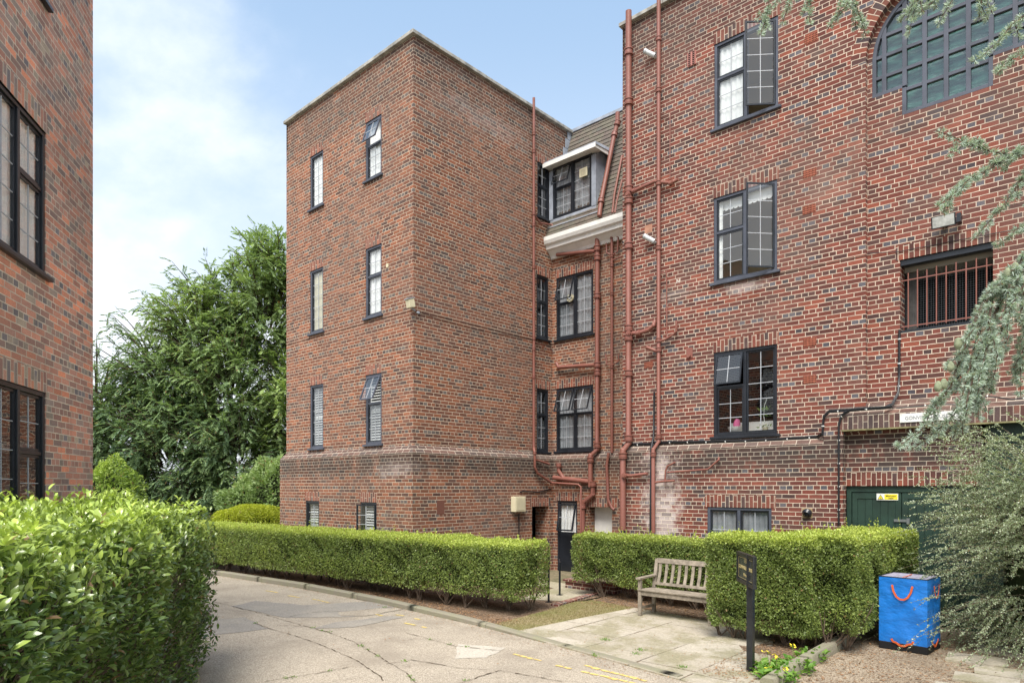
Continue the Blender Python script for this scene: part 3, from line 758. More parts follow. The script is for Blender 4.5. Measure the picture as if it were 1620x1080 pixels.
for mb_, dd in ((sh, -.10), (gp, -.02)):
    mb_.face([WT(WX0, dd, WZ1), WT(WX1, dd, WZ1), WT(WX1, dd, AZ), WT(WX0, dd, AZ)]); mb_.face([WT(8.53, dd, WZ0), WT(9.71, dd, WZ0), WT(9.71, dd, WZ1), WT(8.53, dd, WZ1)])
    mb_.face([WT(AX - WR * math.cos(math.pi * i / NA), dd, AZ + WR * math.sin(math.pi * i / NA)) for i in range(NA + 1)])
sh.build('green_sheeting', M['sheet'], awo)
gp.build('pane', M['glass'], awo)
# barred opening
bo = MB(); BT = wallT('y', AY)
bo.boxT(BT, 8.50, 9.71, -1.1, -.9, 4.5, 5.8); bo.boxT(BT, 8.46, 8.50, -.9, -.3, 4.5, 5.8); bo.boxT(BT, 9.71, 9.75, -.9, -.3, 4.5, 5.8); bo.boxT(BT, 8.5, 9.71, -.9, -.3, 5.74, 5.8); bo.boxT(BT, 8.5, 9.71, -.9, -.3, 4.5, 4.58)
bobj = bo.build('barred_opening', M['dark'], bld)
lt = MB(); lt.boxT(BT, 8.503, 9.707, -.2, -.03, 5.655, 5.737); lt.build('opening_lintel', M['black'], bobj); lt = MB(); lt.boxT(BT, 8.503, 9.707, -.25, -.02, 4.583, 4.62); lt.build('opening_sill', M['black'], bobj)
pb = MB(); pb.boxT(BT, 8.52, 8.66, -.42, -.36, 4.6, 5.66); pb.build('inner_board', simple('grey board', (.12, .11, .10), .9, .2, nz=.2), bobj)
for i in range(9):
    br = MB(); x = 8.60 + i * .128; zt_ = 5.53 + .03 * (i % 2)
    br.tube([BT(x, -.07, 4.66), BT(x, -.07, zt_)], .0095, 8); br.build('bar', M['pipe'], bobj, smooth=True)
for z in (4.69, 5.42): br = MB(); br.boxT(BT, 8.50, 9.71, -.075, -.063, z - .008, z + .008); br.build('bar_rail', M['pipe'], bobj)
nt_ = MB()
x = 8.52
while x < 9.7: nt_.boxT(BT, x - .0015, x + .0015, -.301, -.299, 4.6, 5.65); x += .035
z = 4.62
while z < 5.65: nt_.boxT(BT, 8.5, 9.71, -.302, -.300, z - .0015, z + .0015); z += .035
nt_.build('netting', simple('grey netting', (.10, .11, .12), .8, .2), bobj)

# garage doors
GT = wallT('y', MY + .09)
gd = MB(); gd.boxT(GT, GA, 9.62, -.06, .0, 2.07, 2.165); gd.boxT(GT, GA, GA + .07, -.06, 0, 0, 2.07); gd.boxT(GT, 9.31, 9.63, -.06, .001, 0, 2.07)
gframe = gd.build('garage_door_frame', M['green'], bld)
for (a, b) in ((7.80, 8.52), (8.53, 9.30)):
    g_ = MB(); g_.boxT(GT, a, b, -.06, -.03, .03, 2.06)
    for zz in ((1.96, 2.06), (1.0, 1.1), (.03, .15)): g_.boxT(GT, a, b, -.03, -.012, *zz)
    g_.boxT(GT, a, a + .08, -.03, -.0125, .15, 1.96); g_.boxT(GT, b - .08, b, -.03, -.0125, .15, 1.96)
    s = a + .085
    while s < b - .13: g_.boxT(GT, s, s + .105, -.03, -.021, .15, 1.96); s += .112
    do = g_.build('garage_door', M['green'], gframe, bevel=.003)
    if a > 8: do['label'] = 'right leaf of the dark green boarded doors, with a hasp'
hp = MB(); hp.boxT(GT, 8.42, 8.60, -.012, .006, 1.60, 1.64); hp.boxT(GT, 8.60, 8.64, -.012, .02, 1.57, 1.66); hp.build('hasp', simple('dull steel', (.22, .23, .23), .5, .5, metal=.6), gframe)
g_ = MB(); g_.boxT(GT, 9.62, GB, -.12, -.02, 0, 3.07)
s = 9.7
while s < GB: g_.boxT(GT, s, s + .012, -.02, -.015, 0, 3.0); s += .12
g_.build('side_door', M['green'], bld)
ang = MB(); ang.boxT(MW, 7.70, GB, -.01, PL + .01, 3.06, 3.082); ang.build('steel_lintel', simple('lichened steel angle', (.22, .20, .10), .8, .3, nz=.3, nscale=10), bld)

# doors of the sunken entry
dr = MB(); dr.box(-.45, -.40, 3.70, 4.36, 0, 1.66); dr.build('side_entry_door', M['black'], bld)
RT = PT(RC)
d_ = MB(); d_.boxT(RT, .26, .31, -.1, -.02, 0, 1.8); d_.boxT(RT, .85, .90, -.1, -.02, 0, 1.8); d_.boxT(RT, .31, .85, -.1, -.021, 1.74, 1.8); d_.boxT(RT, .31, .85, -.08, -.04, 0, 1.0)
dd_ = d_.build('glazed_door', M['black'], bld); s_, p_ = sash_geo(RT, .32, .84, 1.02, 1.72, 2, 2, 'top', R(12), d=-.03, wd=.04)
s_.build('sash', [M['black'], M['came']], dd_); p_.build('pane', M['glass'], dd_); dress(RT, .33, .83, 1.0, 1.72, 'curtain', dd_)
d_ = MB(); d_.boxT(RT, 1.22, 1.95, -.35, -.31, 0, 1.66); d_.boxT(RT, 1.34, 1.80, -.31, -.30, 1.0, 1.5); d_.boxT(RT, 1.34, 1.80, -.31, -.30, .2, .85); d_.build('white_door', M['white'], bld)

# air bricks and vents
def part_box(name, T, px, py, w_, h_, dep, material, parent=bld, mode='y', plane=MY, grid=None):
    p = ply(px, py, plane) if mode == 'y' else plx(px, py, plane); s0 = p.x if mode == 'y' else p.y
    mb = MB(); mb.boxT(T, s0 - w_ / 2, s0 + w_ / 2, -.005, dep, p.z - h_ / 2, p.z + h_ / 2)
    o = mb.build(name, material, parent)
    if grid:
        g = MB()
        for i in range(grid[0]):
            for j in range(grid[1]):
                a = s0 - w_ / 2 + (i + .5) * w_ / grid[0]; z = p.z - h_ / 2 + (j + .5) * h_ / grid[1]
                g.boxT(T, a - w_ / grid[0] * .3, a + w_ / grid[0] * .3, dep, dep + .002, z - h_ / grid[1] * .3, z + h_ / grid[1] * .3)
        g.build('vent_hole', M['dark'], o)
    return o
for px, py in ((1283, 61), (1281, 274), (1280, 331), (1281, 541), (1281, 600), (1286, -2)): part_box('air_brick', MW, px, py, .215, .14, .006, M['terracotta'], grid=(9, 4))
part_box('air_brick', MW, 1026, 577, .2, .12, .006, M['terracotta'], grid=(8, 4))
part_box('vent_cover', MW, 1095, 94, .17, .26, .03, simple('pink vent paint', (.42, .18, .15), .6, .3), grid=(2, 7))
o = part_box('vent_plate', MW, 1091, 558, .13, .20, .012, M['pipe'])
g = MB(); p = ply(1091, 563, MY); g.ring((p.x, MY - .03, p.z), (0, 1, 0), .035, .05); g.build('vent_nozzle', M['pipe'], o, smooth=True)
part_box('patch_plate', MW, 1026, 362, .17, .16, .004, simple('pink brick patch', (.42, .22, .15), .9, .2, nz=.2))
part_box('vent_plate', wallT('y', MY - PL), 1277, 811, .17, .17, .004, simple('ochre mortar', (.36, .26, .15), .9, .2, nz=.3), plane=MY - PL)
g = MB(); p = ply(1278, 811, MY - PL); 
for i in range(10):
    a0, a1 = 2 * math.pi * i / 10, 2 * math.pi * (i + 1) / 10
g.tube([(p.x, MY - PL - .01, p.z), (p.x, MY - PL - .06, p.z), (p.x, MY - PL - .09, p.z - .02)], [.075, .075, .05], 14, caps=False); g.ring((p.x, MY - PL - .02, p.z), (0, 1, 0), .045, .06)
g.build('flue_terminal', M['black'], bld, smooth=True)
part_box('wall_plate', wallT('y', 0.), 613, 420, .08, .08, .01, M['cream_box'], plane=0.)
part_box('wall_patch', wallT('x', PL), 697, 802, .22, .30, .003, simple('sandstone patch', (.17, .075, .055), .9, .2), mode='x', plane=PL)

# ------------------------------------------------------------------ drain pipes (fixed to the block)
def pipe(pts, r, label=None, collars=(), name='drain_pipe', parent=bld, mt='pipe', offs=None, brackets=True):
    mb = MB(); mb.tube(pts, r, 14)
    for i, p in enumerate(pts[1:-1], 1): mb.blob(p, r * 1.04, 10, 6)
    for (p, ax) in collars:
        p = Vector(p); ax = Vector(ax).normalized()
        mb.ring(p, ax, r * 1.34, r * 1.1, 14); mb.ring(p + ax * r * .85, ax, r * 1.55, r * .36, 14); mb.ring(p - ax * r * .85, ax, r * 1.48, r * .3, 14)
    o = mb.build(name, M[mt], parent, smooth=True)
    if label: o['label'] = label
    return o
def vert(px, y0, y1, plane, r, off, kind='y', step=2.0, first=None, label=None, extra=(), jog=None, xp=None):
    """vertical pipe seen at photo column px from row y0 down to y1"""
    f = (lambda py: ply(px, py, plane - off)) if kind == 'y' else (lambda py: plx(px, py, plane + off))
    a, b = f(y0), f(y1); pts = [a]
    if jog:
        dz_, dx_, doff = jog
        q = a.copy(); q.z = dz_ + .10; pts.append(q); q2 = q.copy(); q2.z = dz_ - .06
        if kind == 'y': q2.x += dx_; q2.y -= doff
        else: q2.y += dx_; q2.x += doff
        pts.append(q2); b = Vector((q2.x, q2.y, b.z))
    pts.append(b)
    cs = []; z = a.z - (first if first is not None else .6)
    while z > b.z + .15:
        base = pts[0] if (not jog or z > jog[0]) else pts[2]
        if not jog or abs(z - jog[0]) > .3: cs.append(((base.x, base.y, z), (0, 0, 1)))
        z -= step
    if jog: cs += [((pts[1].x, pts[1].y, jog[0] + .2), (0, 0, 1)), ((pts[2].x, pts[2].y, jog[0] - .16), (0, 0, 1))]
    for e in extra:
        z = f(e).z; base = pts[0] if (not jog or z > jog[0]) else pts[2]; cs.append(((base.x, base.y, z), (0, 0, 1)))
    return pipe(pts, r, label, cs)
mainp = lambda px, py, off=.08: ply(px, py, MY - off)
lowp = lambda px, py, off=.08: ply(px, py, MY - PL - off)
recp = lambda px, py, off=.08: ply(px, py, Rg - off)
rlow = lambda px, py, off=.08: ply(px, py, Rg - PL - off)
# main wall
vert(994.5, 18, 838, MY, .062, .10, step=40, first=50, extra=(83, 162, 300, 318, 389, 519, 534, 590), jog=(2.95, -.06, PL), label='thickest red soil pipe, rising above the parapet of the main wall')
vert(1042, -12, 842, MY, .040, .09, step=40, first=50, extra=(62, 143, 290, 392, 538, 553), jog=(2.95, -.05, PL), label='slimmer red pipe beside the thick soil pipe')
def branch(pts, r, label=None, eye=None, col_=(), fn=None):
    cs = [(pts[i], pts[j] - pts[i]) for i, j in col_]
    return pipe(pts, r, label, cs, name='branch_pipe')
branch([mainp(996, 306), mainp(1003, 302), mainp(1036, 287), mainp(1062, 290), mainp(1073, 284)], .034, None, col_=((1, 2), (3, 4)))
branch([mainp(997, 527), mainp(1010, 527), mainp(1026, 522), mainp(1034, 515), mainp(1036, 508, .03)], .042, None, col_=((1, 2),))
branch([lowp(990, 752), lowp(1000, 752), lowp(1024, 749)], .032, None, col_=((0, 1),))
branch([mainp(1041, 540), mainp(1052, 537), mainp(1064, 530), mainp(1070, 524), mainp(1070, 507)], .022)
branch([mainp(1055, 534, .06), mainp(1054.5, 432, .05), mainp(1055, 430, .05), mainp(1027, 438, .05)], .012)
branch([mainp(1060, 284, .06), mainp(1060, 178, .05), mainp(1044, 182, .05)], .009)
branch([mainp(1041, 556), mainp(1030, 552), mainp(1022, 549, .14)], .035)
branch([lowp(1034, 763), lowp(1050, 761), lowp(1067, 760)], .022)
branch([lowp(1052, 760), lowp(1053, 744), lowp(1056, 737), lowp(1068, 731)], .018)
branch([lowp(1056, 747), lowp(1120, 742), lowp(1137, 727), lowp(1137, 724, .02)], .018)
bp_ = MB(); bp_.tube([mainp(1035, 620, .03), mainp(1034, 690, .04), lowp(1031, 705, .05), lowp(1030, 842, .05)], [.018, .02, .03, .034], 10)
bp_.build('black_conduit', M['cable'], bld, smooth=True)
ey = MB()
for p in (mainp(993, 307, .17), mainp(994, 527, .17), lowp(987, 752, .17)): ey.ring(p, (0, 1, 0), .055, .03); ey.ring(p - Vector((0, .02, 0)), (0, 1, 0), .035, .02)
ey.build('access_eye', M['pipe'], bld, smooth=True)
# recess
vert(945, 368, 770, Rg, .060, .12, step=40, first=50, extra=(393, 408, 468, 577, 590), label='red soil pipe of the recess, dropping from the cornice', jog=(2.98, -.12, PL))
vert(968, 363, 716, Rg, .034, .08, step=40, first=50, extra=(375, 405, 420, 465, 580), jog=None)
branch([rlow(963, 716), rlow(960, 735), rlow(962, 790), rlow(968, 803), rlow(972, 806)], .036)
branch([recp(945, 397, .12), recp(930, 398, .12), recp(881, 403, .10)], .045, col_=((0, 1),))
branch([recp(944, 577, .12), recp(930, 578, .12), recp(884, 581, .10), recp(880, 574, .10)], .050, col_=((0, 1),))
branch([rlow(936, 762, .1), rlow(876, 755, .1)], .060)
branch([rlow(884, 735, .1), rlow(884, 745, .1), rlow(893, 758, .1)], .05, col_=((0, 1),))
branch([rlow(938, 765, .1), rlow(938, 782, .1), rlow(924, 793, .1), rlow(922, 800, .1), rlow(922, 840, .1)], .058, col_=((0, 1), (3, 4)))
branch([rlow(919, 845, .17), rlow(919, 770, .17), rlow(915, 766, .17), rlow(872, 763, .17)], .024)
branch([recp(968, 404), recp(960, 400), recp(959, 385)], .018); branch([recp(968, 404), recp(977, 398), recp(978, 375), recp(970, 372)], .018)
branch([recp(968, 412), recp(985, 405)], .018)
branch([recp(968, 578), recp(960, 576), recp(958, 560)], .016); branch([recp(968, 578), recp(978, 572), recp(979, 560)], .016)
# pipes against the roof slope
def rp_(px, py, off=.1): return ply(px, py, Rg + off)
branch([ply(977, 178, 5.05), ply(977, 195, 5.05), ply(972, 213, 5.0), ply(951, 318, 4.42), ply(948, 342, 4.30)], .055, 'thick red vent pipe leaning up the tiled slope', col_=((1, 2), (2, 3), (3, 4)))
branch([ply(984, 247, 4.9), ply(972, 308, 4.52), ply(969, 337, 4.40)], .028)
branch([ply(984, 285, 4.7), ply(976, 318, 4.5), ply(973, 337, 4.40)], .026)
# tower side pipe
vert(844.5, 155, 712, 0., .034, .07, kind='x', step=40, first=50, extra=(212, 240, 338, 356, 423, 535, 552, 596))
twp = lambda px, py, o=.07: plx(px, py, o)
branch([twp(844.5, 708), plx(846, 716, PL + .07), plx(846, 738, PL + .07), plx(850, 748, PL + .07), plx(872, 763, PL + .07)], .032, col_=((1, 2),))
branch([plx(848, 727, PL + .06), plx(869, 734, PL + .06)], .026)
branch([twp(846, 341), twp(855, 353), twp(868, 355), Vector((.12, 4.5, plx(868, 355, .07).z)), Vector((.3, 4.45, 8.62))], .022)
branch([twp(847, 541, .03), twp(874, 556, .03)], .010)

# ------------------------------------------------------------------ fittings on the walls
def fitting_top(name, label, cat, group=None): return dict(name=name, label=label, cat=cat, group=group)
def camlamp(px, py, plane, label, kind='y', ln_=.2):
    p = ply(px, py, plane - .04)
    e = empty('bulkhead_lamp', p, 0, label, 'wall lamp', 'grey lamps on the main wall')
    a = Vector((0, .03, .0)); tip = Vector((-.14, -.09, .10)) if ln_ else None
    mb = MB(); mb.tube([Vector((.03, .0, -.02)), tip], .048, 14); mb.ring(tip, tip, .055, .03, 14); mb.build('lamp_body', M['grey_lamp'], e, smooth=True)
    mb = MB(); mb.ring(tip * 1.12, tip, .045, .012, 14); mb.build('lamp_lens', simple('lamp lens', (.35, .38, .40), .15, .6), e, smooth=True)
    mb = MB(); mb.tube([Vector((.03, .04, -.03)), Vector((.02, -.01, -.03))], .03, 10); mb.build('bracket', M['grey_lamp'], e, smooth=True)
    return e
camlamp(1034, 88, MY, 'upper small grey tube lamp between the two tall red pipes')
camlamp(1033, 381, MY, 'lower small grey tube lamp by the slimmer red pipe')
p = plx(655, 483, .0)
e = empty('security_lamp', (0, 0, p.z), 0, 'cream and grey lamp on the corner of the brick tower', 'wall lamp')
mb = MB(); mb.hexa([(-.02, -.17, -.10), (.10, -.17, -.10), (.10, -.02, -.06), (-.02, -.02, -.06), (-.03, -.20, .08), (.09, -.20, .08), (.09, -.05, .13), (-.03, -.05, .13)]); mb.build('lamp_body', M['cream_box'], e, bevel=.01)
mb = MB(); mb.hexa([(-.04, -.22, .075), (.10, -.22, .075), (.10, -.04, .135), (-.04, -.04, .135), (-.04, -.22, .09), (.10, -.22, .09), (.10, -.04, .15), (-.04, -.04, .15)]); mb.build('hood', M['lead'], e)
mb = MB(); mb.bar((.04, -.1, -.08), (.03, .02, -.12), .03, .02); mb.blob((.02, .12, -.14), (.025, .05, .03)); mb.build('bracket', M['lead'], e)
p = ply(1494, 352, AY - .12)
e = empty('floodlight', p, 0, 'square halogen floodlight above the barred opening', 'floodlight')
mb = MB(); mb.hexa([(-.16, -.06, -.09), (.16, -.06, -.09), (.16, .03, -.05), (-.16, .03, -.05), (-.16, -.10, .09), (.16, -.10, .09), (.13, .03, .05), (-.13, .03, .05)]); mb.build('housing', M['black'], e, bevel=.008)
mb = MB(); mb.face([(-.14, -.066, -.075), (.14, -.066, -.075), (.14, -.1, .075), (-.14, -.1, .075)]); mb.build('lamp_glass', simple('floodlight glass', (.45, .46, .44), .12, .7, nz=.3), e)
mb = MB(); mb.bar((.0, .03, 0), (.0, .12, .02), .08, .05); mb.boxT(lambda s, d, z: Vector((s, d, z)), .165, .22, -.08, .06, -.06, .07); mb.build('bracket', M['black'], e)
# electric box at the entry
q0, q1 = plx(809, 785, PL + .0), plx(824, 810, PL)
e = empty('meter_box', (PL, q0.y, q1.z), 0, 'cream meter box on the tower wall beside the dark side door', 'meter box')
hh = q0.z - q1.z; ww = .36
mb = MB(); mb.box(0, .15, -.02, ww, .02, hh); mb.build('casing', M['cream_box'], e, bevel=.012)
mb = MB(); mb.box(.15, .157, .02, ww - .05, .06, hh - .04); mb.box(.157, .160, .05, .14, hh * .55, hh * .8); mb.build('lid', M['cream_box'], e, bevel=.004)

def cable(pts, r, label, clips=0, name='cable', group=None, loop=0):
    mb = MB(); P = [Vector(p) for p in pts]; out = []
    for a, b in zip(P, P[1:]):
        n = max(2, int((b - a).length / .12))
        for i in range(n): out.append(a.lerp(b, i / n) + Vector((0, 0, random.uniform(-.004, .004))))
    out.append(P[-1]); mb.tube(out, r, 6)
    if r > .015:
        mb.tube([q + Vector((0, -.012, .022)) for q in out], r * .7, 6)
    o = mb.build(name, M['cable'], None, smooth=True); tag(o, label, 'cable', group)
    if clips:
        cm_ = MB(); k = 0; acc = 0
        for a, b in zip(out, out[1:]):
            acc += (b - a).length
            if acc > .33: cm_.ring(b, b - a, r * 1.35, .018, 8); acc = 0
        if cm_.f: cm_.build('clip', M['clip'], o, smooth=True)
    return o
mp = lambda px, py, o=.03: ply(px, py, MY - o)
cable([mp(985, 705), mp(1060, 700, .05), mp(1180, 698, .05), mp(1293, 692, .05), mp(1301, 687, PL + .02), mp(1303, 660, PL + .02), mp(1312, 651, PL + .03), mp(1400, 645.5, PL + .02), mp(1412, 640, .1), mp(1421, 622, .02), ply(1422.5, 600, AY - .02), ply(1423, 524, AY - .02)], .019, 'thick black cable bundle running along the plinth and up below the barred opening', 1)
cable([mp(1418, 645, PL + .02), mp(1480, 640, PL + .02), mp(1540, 640, PL + .02), mp(1562, 626, .06), mp(1600, 632, PL + .02), mp(1640, 628, PL + .02)], .010, 'thin black cable running right above the white name plate', 1)
cable([mp(1412, 644, PL + .04), mp(1345, 650, PL + .03), mp(1331, 658, PL + .03), mp(1327, 672, PL + .03), mp(1327, 830, PL + .03)], .016, 'black cable dropping down the brick pier left of the green doors', 1)
cable([ply(1372, 401, AY - .02), ply(1423, 398, AY - .02), ply(1500, 383, AY - .02), ply(1575, 369, AY - .02), ply(1640, 356, AY - .02)], .006, 'thin cable sagging across the bricks under the floodlight')
cable([plx(656, 492.6, .01), plx(700, 506, .01), plx(760, 522, .01), plx(843, 537, .01)], .0045, 'thin cable along the tower wall leading from the corner lamp')
cable([plx(823, 778, PL + .02), plx(828, 776, PL + .02), plx(850, 778, PL + .02), plx(872, 773, PL + .02)], .014, 'short drooping cable above the dark side door')
cable([plx(821, 812, PL + .03), plx(821, 845, PL + .03)], .012, 'black conduit hanging down under the cream meter box')

# lettering helper: text turned into real mesh, standing on a wall plane facing -y
def text_mesh(body, size, loc, mt, parent, name='lettering', rot=(R(90), 0, 0), ex=.0015, bold=0., sx=1., align='LEFT'):
    cu = bpy.data.curves.new(name, 'FONT'); cu.body = body; cu.size = size; cu.extrude = ex; cu.offset = bold; cu.resolution_u = 3; cu.align_x = align
    o = bpy.data.objects.new('tmp', cu); col.objects.link(o)
    bpy.context.view_layer.update()
    me = bpy.data.meshes.new_from_object(o.evaluated_get(bpy.context.evaluated_depsgraph_get()))
    bpy.data.objects.remove(o); me.name = name
    me.transform(Matrix.Translation(loc) @ Matrix.Rotation(rot[2], 4, 'Z') @ Matrix.Rotation(rot[0], 4, 'X') @ Matrix.Diagonal((sx, 1, 1, 1)))
    me.materials.clear(); me.materials.append(mt)
    r_ = bpy.data.objects.new(name, me); col.objects.link(r_)
    if parent: r_.parent = parent
    return r_
SY = MY - PL - .012
a_, b_2 = ply(1423.8, 668.5, SY), ply(1514, 662, SY)
e = empty('name_plate', (a_.x, SY, a_.z), 0, 'white name plate reading Gonville House fixed on the dark brick lintel', 'sign')
wd_, ht_ = .80, .135
mb = MB(); mb.box(0, wd_, -.012, .004, 0, ht_); mb.build('board', M['sign_white'], e, bevel=.003)
text_mesh('GONVILLE HOUSE   1-6', .076, (.07, -.0145, .040), M['sign_grey'], e, sx=.92)
mb = MB()
for x in (.02, wd_ - .02):
    for z in (.02, ht_ - .02): mb.ring((x, -.014, z), (0, 1, 0), .005, .004, 8)
mb.build('screw', M['sign_grey'], e)
SY2 = MY + .09 + .012
a_ = ply(1387, 790.5, SY2)
e = empty('warning_sign', (a_.x, SY2, a_.z), 0, 'yellow and white mind your head warning sign on the green garage door', 'sign')
mb = MB(); mb.box(0, .31, -.008, 0, 0, .105); mb.build('board', M['sign_white'], e)
mb = MB(); mb.box(.115, .302, -.010, -.008, .010, .095); mb.face([(.018, -.0095, .014), (.10, -.0095, .014), (.059, -.0095, .086)]); mb.build('yellow_panel', M['yellow'], e)
mb = MB()
T3 = [(.014, .010), (.104, .010), (.059, .091)]; T3i = [(.024, .016), (.094, .016), (.059, .080)]
for i in range(3):
    j = (i + 1) % 3; mb.face([(T3[i][0], -.0105, T3[i][1]), (T3[j][0], -.0105, T3[j][1]), (T3i[j][0], -.0105, T3i[j][1]), (T3i[i][0], -.0105, T3i[i][1])])
mb.bar((.052, -.0105, .026), (.062, -.0105, .050), .006, .001); mb.ring((.064, -.0105, .056), (0, 1, 0), .005, .001, 8); mb.bar((.045, -.0105, .024), (.075, -.0105, .024), .001, .005)
mb.build('warning_triangle', M['black'], e)
text_mesh('Mind your', .036, (.208, -.0115, .056), M['black'], e, align='CENTER', bold=.0006, ex=.0006)
text_mesh('head', .036, (.208, -.0115, .020), M['black'], e, align='CENTER', bold=.0006, ex=.0006)
p = ply(1070, 448, MY)
o = text_mesh('N', .10, (p.x, MY - .0015, p.z), simple('faded white paint', (.55, .50, .45), .9, .1), None, name='painted_letter', sx=1.0, bold=.004)
tag(o, 'small faded white letter N painted on the main brick wall', 'marking')

# extractor fans in the panes
for (x, z, yy, r_, lb) in ((.13 + .45, 7.0, Rg + .02, .10, 'round cream extractor fan in the recess window'),):
    e = empty('extractor_fan', (x, yy, z), 0, lb, 'extractor fan')
    mb = MB(); mb.ring((0, 0, 0), (0, 1, 0), r_, .05, 20); mb.build('fan_rim', M['cream_box'], e, smooth=True)
    mb = MB(); mb.ring((0, -.03, 0), (0, 1, 0), r_ * .35, .02, 16)
    for k in range(6):
        a = k * math.pi / 3; mb.bar((math.cos(a) * .03, -.028, math.sin(a) * .03), (math.cos(a) * r_ * .9, -.028, math.sin(a) * r_ * .9), .03, .003)
    mb.build('fan_blades', M['grey_lamp'], e)
e = empty('extractor_fan', (1.14, DY - .005, 9.98), 0, 'square cream extractor vent in the dormer window', 'extractor fan')
mb = MB(); mb.box(-.12, .12, -.03, .0, -.11, .11); mb.build('fan_cover', M['cream_box'], e, bevel=.01)
mb = MB()
for k in range(6): mb.box(-.08, .08, -.034, -.031, -.075 + k * .026, -.066 + k * .026)
mb.build('grille', simple('fan grille', (.40, .36, .25), .7, .3), e)
# things behind the kitchen window glass
kz = 3.14
e = empty('window_worktop', (6.0, 3.15, kz), 0, 'white worktop behind the kitchen window', 'worktop')
mb = MB(); mb.box(-.6, .65, -.12, .5, -.04, .0); mb.build('worktop_board', M['white'], e); mb = MB(); mb.box(-.55, .6, .3, .32, 0, .25); mb.build('splashback', M['white'], e)
e = empty('mixing_bowl', (5.72, 3.1, kz), 0, 'white bowl behind the kitchen window', 'bowl')
mb = MB(); mb.tube([(0, 0, 0), (0, 0, .02), (0, 0, .10), (0, 0, .14)], [.07, .10, .15, .16], 18); mb.build('bowl', M['white'], e, smooth=True)
e = empty('pink_jug', (5.70, 3.14, kz + .14), 0, 'bright pink jug resting on the white bowl', 'jug')
mb = MB(); mb.tube([(0, 0, 0), (.01, 0, .05), (.02, 0, .12), (.03, 0, .15)], [.05, .07, .05, .035], 12); mb.build('jug_body', M['pink'], e, smooth=True)
e = empty('potted_orchid', (6.28, 3.08, kz), 0, 'potted orchid behind the right pane of the kitchen window', 'plant')
mb = MB(); mb.tube([(0, 0, 0), (0, 0, .1)], [.04, .055], 12); mb.build('pot', M['cream_box'], e, smooth=True)
mb = MB(); mb.tube([(0, 0, .1), (-.03, 0, .3), (-.02, 0, .5), (.03, 0, .62)], .006, 6); mb.build('stem', M['sign_white'], e)
n_ = 26; P = np.array([[random.uniform(-.1, .1), random.uniform(-.04, .04), random.choice([.1, .12, .3, .4, .45])] for _ in range(n_)]); D = rng.normal(size=(n_, 3)); D[:, 2] = abs(D[:, 2])
leaf_mesh('leaves', P, D, rng.normal(size=(n_, 3)), np.full(n_, .11), np.full(n_, .03), rng.random(n_) * .6, M['bushd'], e)

# ------------------------------------------------------------------ LEFT BUILDING
nL = math.hypot(255, F); dL_ = (-255 / nL, F / nL)
GX, GY = W((147 - 810) / F * 9.0, 9.0); LD = Vector((dL_[0] * EU[0] + dL_[1] * EU[1], dL_[0] * EV[0] + dL_[1] * EV[1], 0)).normalized()
LN = Vector((LD.y, -LD.x, 0)); 
G0 = Vector((GX, GY, 0))
if LN.dot(Vector((CX, CY, 0)) - G0) < 0: LN = -LN
lb = empty('brick_house', (0, 0, 0), 0, 'brown brick building close by on the left edge, with black leaded windows', 'building')
LT = lambda s, d, z: G0 - LD * s + LN * d + Vector((0, 0, z))
lw = MB(); lh = [(1.42, 2.64, .9, 3.21), (1.42, 2.64, 4.52, 6.13), (1.42, 2.64, 7.60, 9.2)]
lh = [(1.42, 2.64, 1.62, 3.21), (1.42, 2.64, 4.52, 6.13), (1.42, 2.64, 7.58, 9.2)]
lh[0] = (1.42, 2.64, 1.55, 3.21)
wall_face(lw, LT, 0, 3.6, -.1, 9.6, lh)
for h in lh: soldier(lw, LT, h[0] - .02, h[1] + .02, h[3])
EL = lambda s, d, z: G0 - LN * s + LD * d + Vector((0, 0, z))
wall_face(lw, EL, 0, 4.5, -.1, 9.6)
wall_face(lw, lambda s, d, z: G0 - LD * 3.6 - LN * s + Vector((0, 0, z)), 0, 4.5, -.1, 9.6); wall_face(lw, lambda s, d, z: G0 - LD * s - LN * 4.5 + Vector((0, 0, z)), 0, 3.6, -.1, 9.6)
lw.build('wall', [M['brick_l'], M['soldier_l']], lb)
mb = MB(); mb.hexa([G0 + Vector((0, 0, 9.5)), G0 - LD * 3.6 + Vector((0, 0, 9.5)), G0 - LD * 3.6 - LN * 4.5 + Vector((0, 0, 9.5)), G0 - LN * 4.5 + Vector((0, 0, 9.5)),
                     G0 + Vector((0, 0, 9.62)), G0 - LD * 3.6 + Vector((0, 0, 9.62)), G0 - LD * 3.6 - LN * 4.5 + Vector((0, 0, 9.62)), G0 - LN * 4.5 + Vector((0, 0, 9.62))]); mb.build('roof', M['coping'], lb)
for h, dr in zip(lh, (None, 'curtain', 'curtain')):  # middle curtain stands in for white shutters, put in to look brighter
    window(lb, LT, *h, [('split', 0), ('fixed',)], dr, 'black', came=.010)

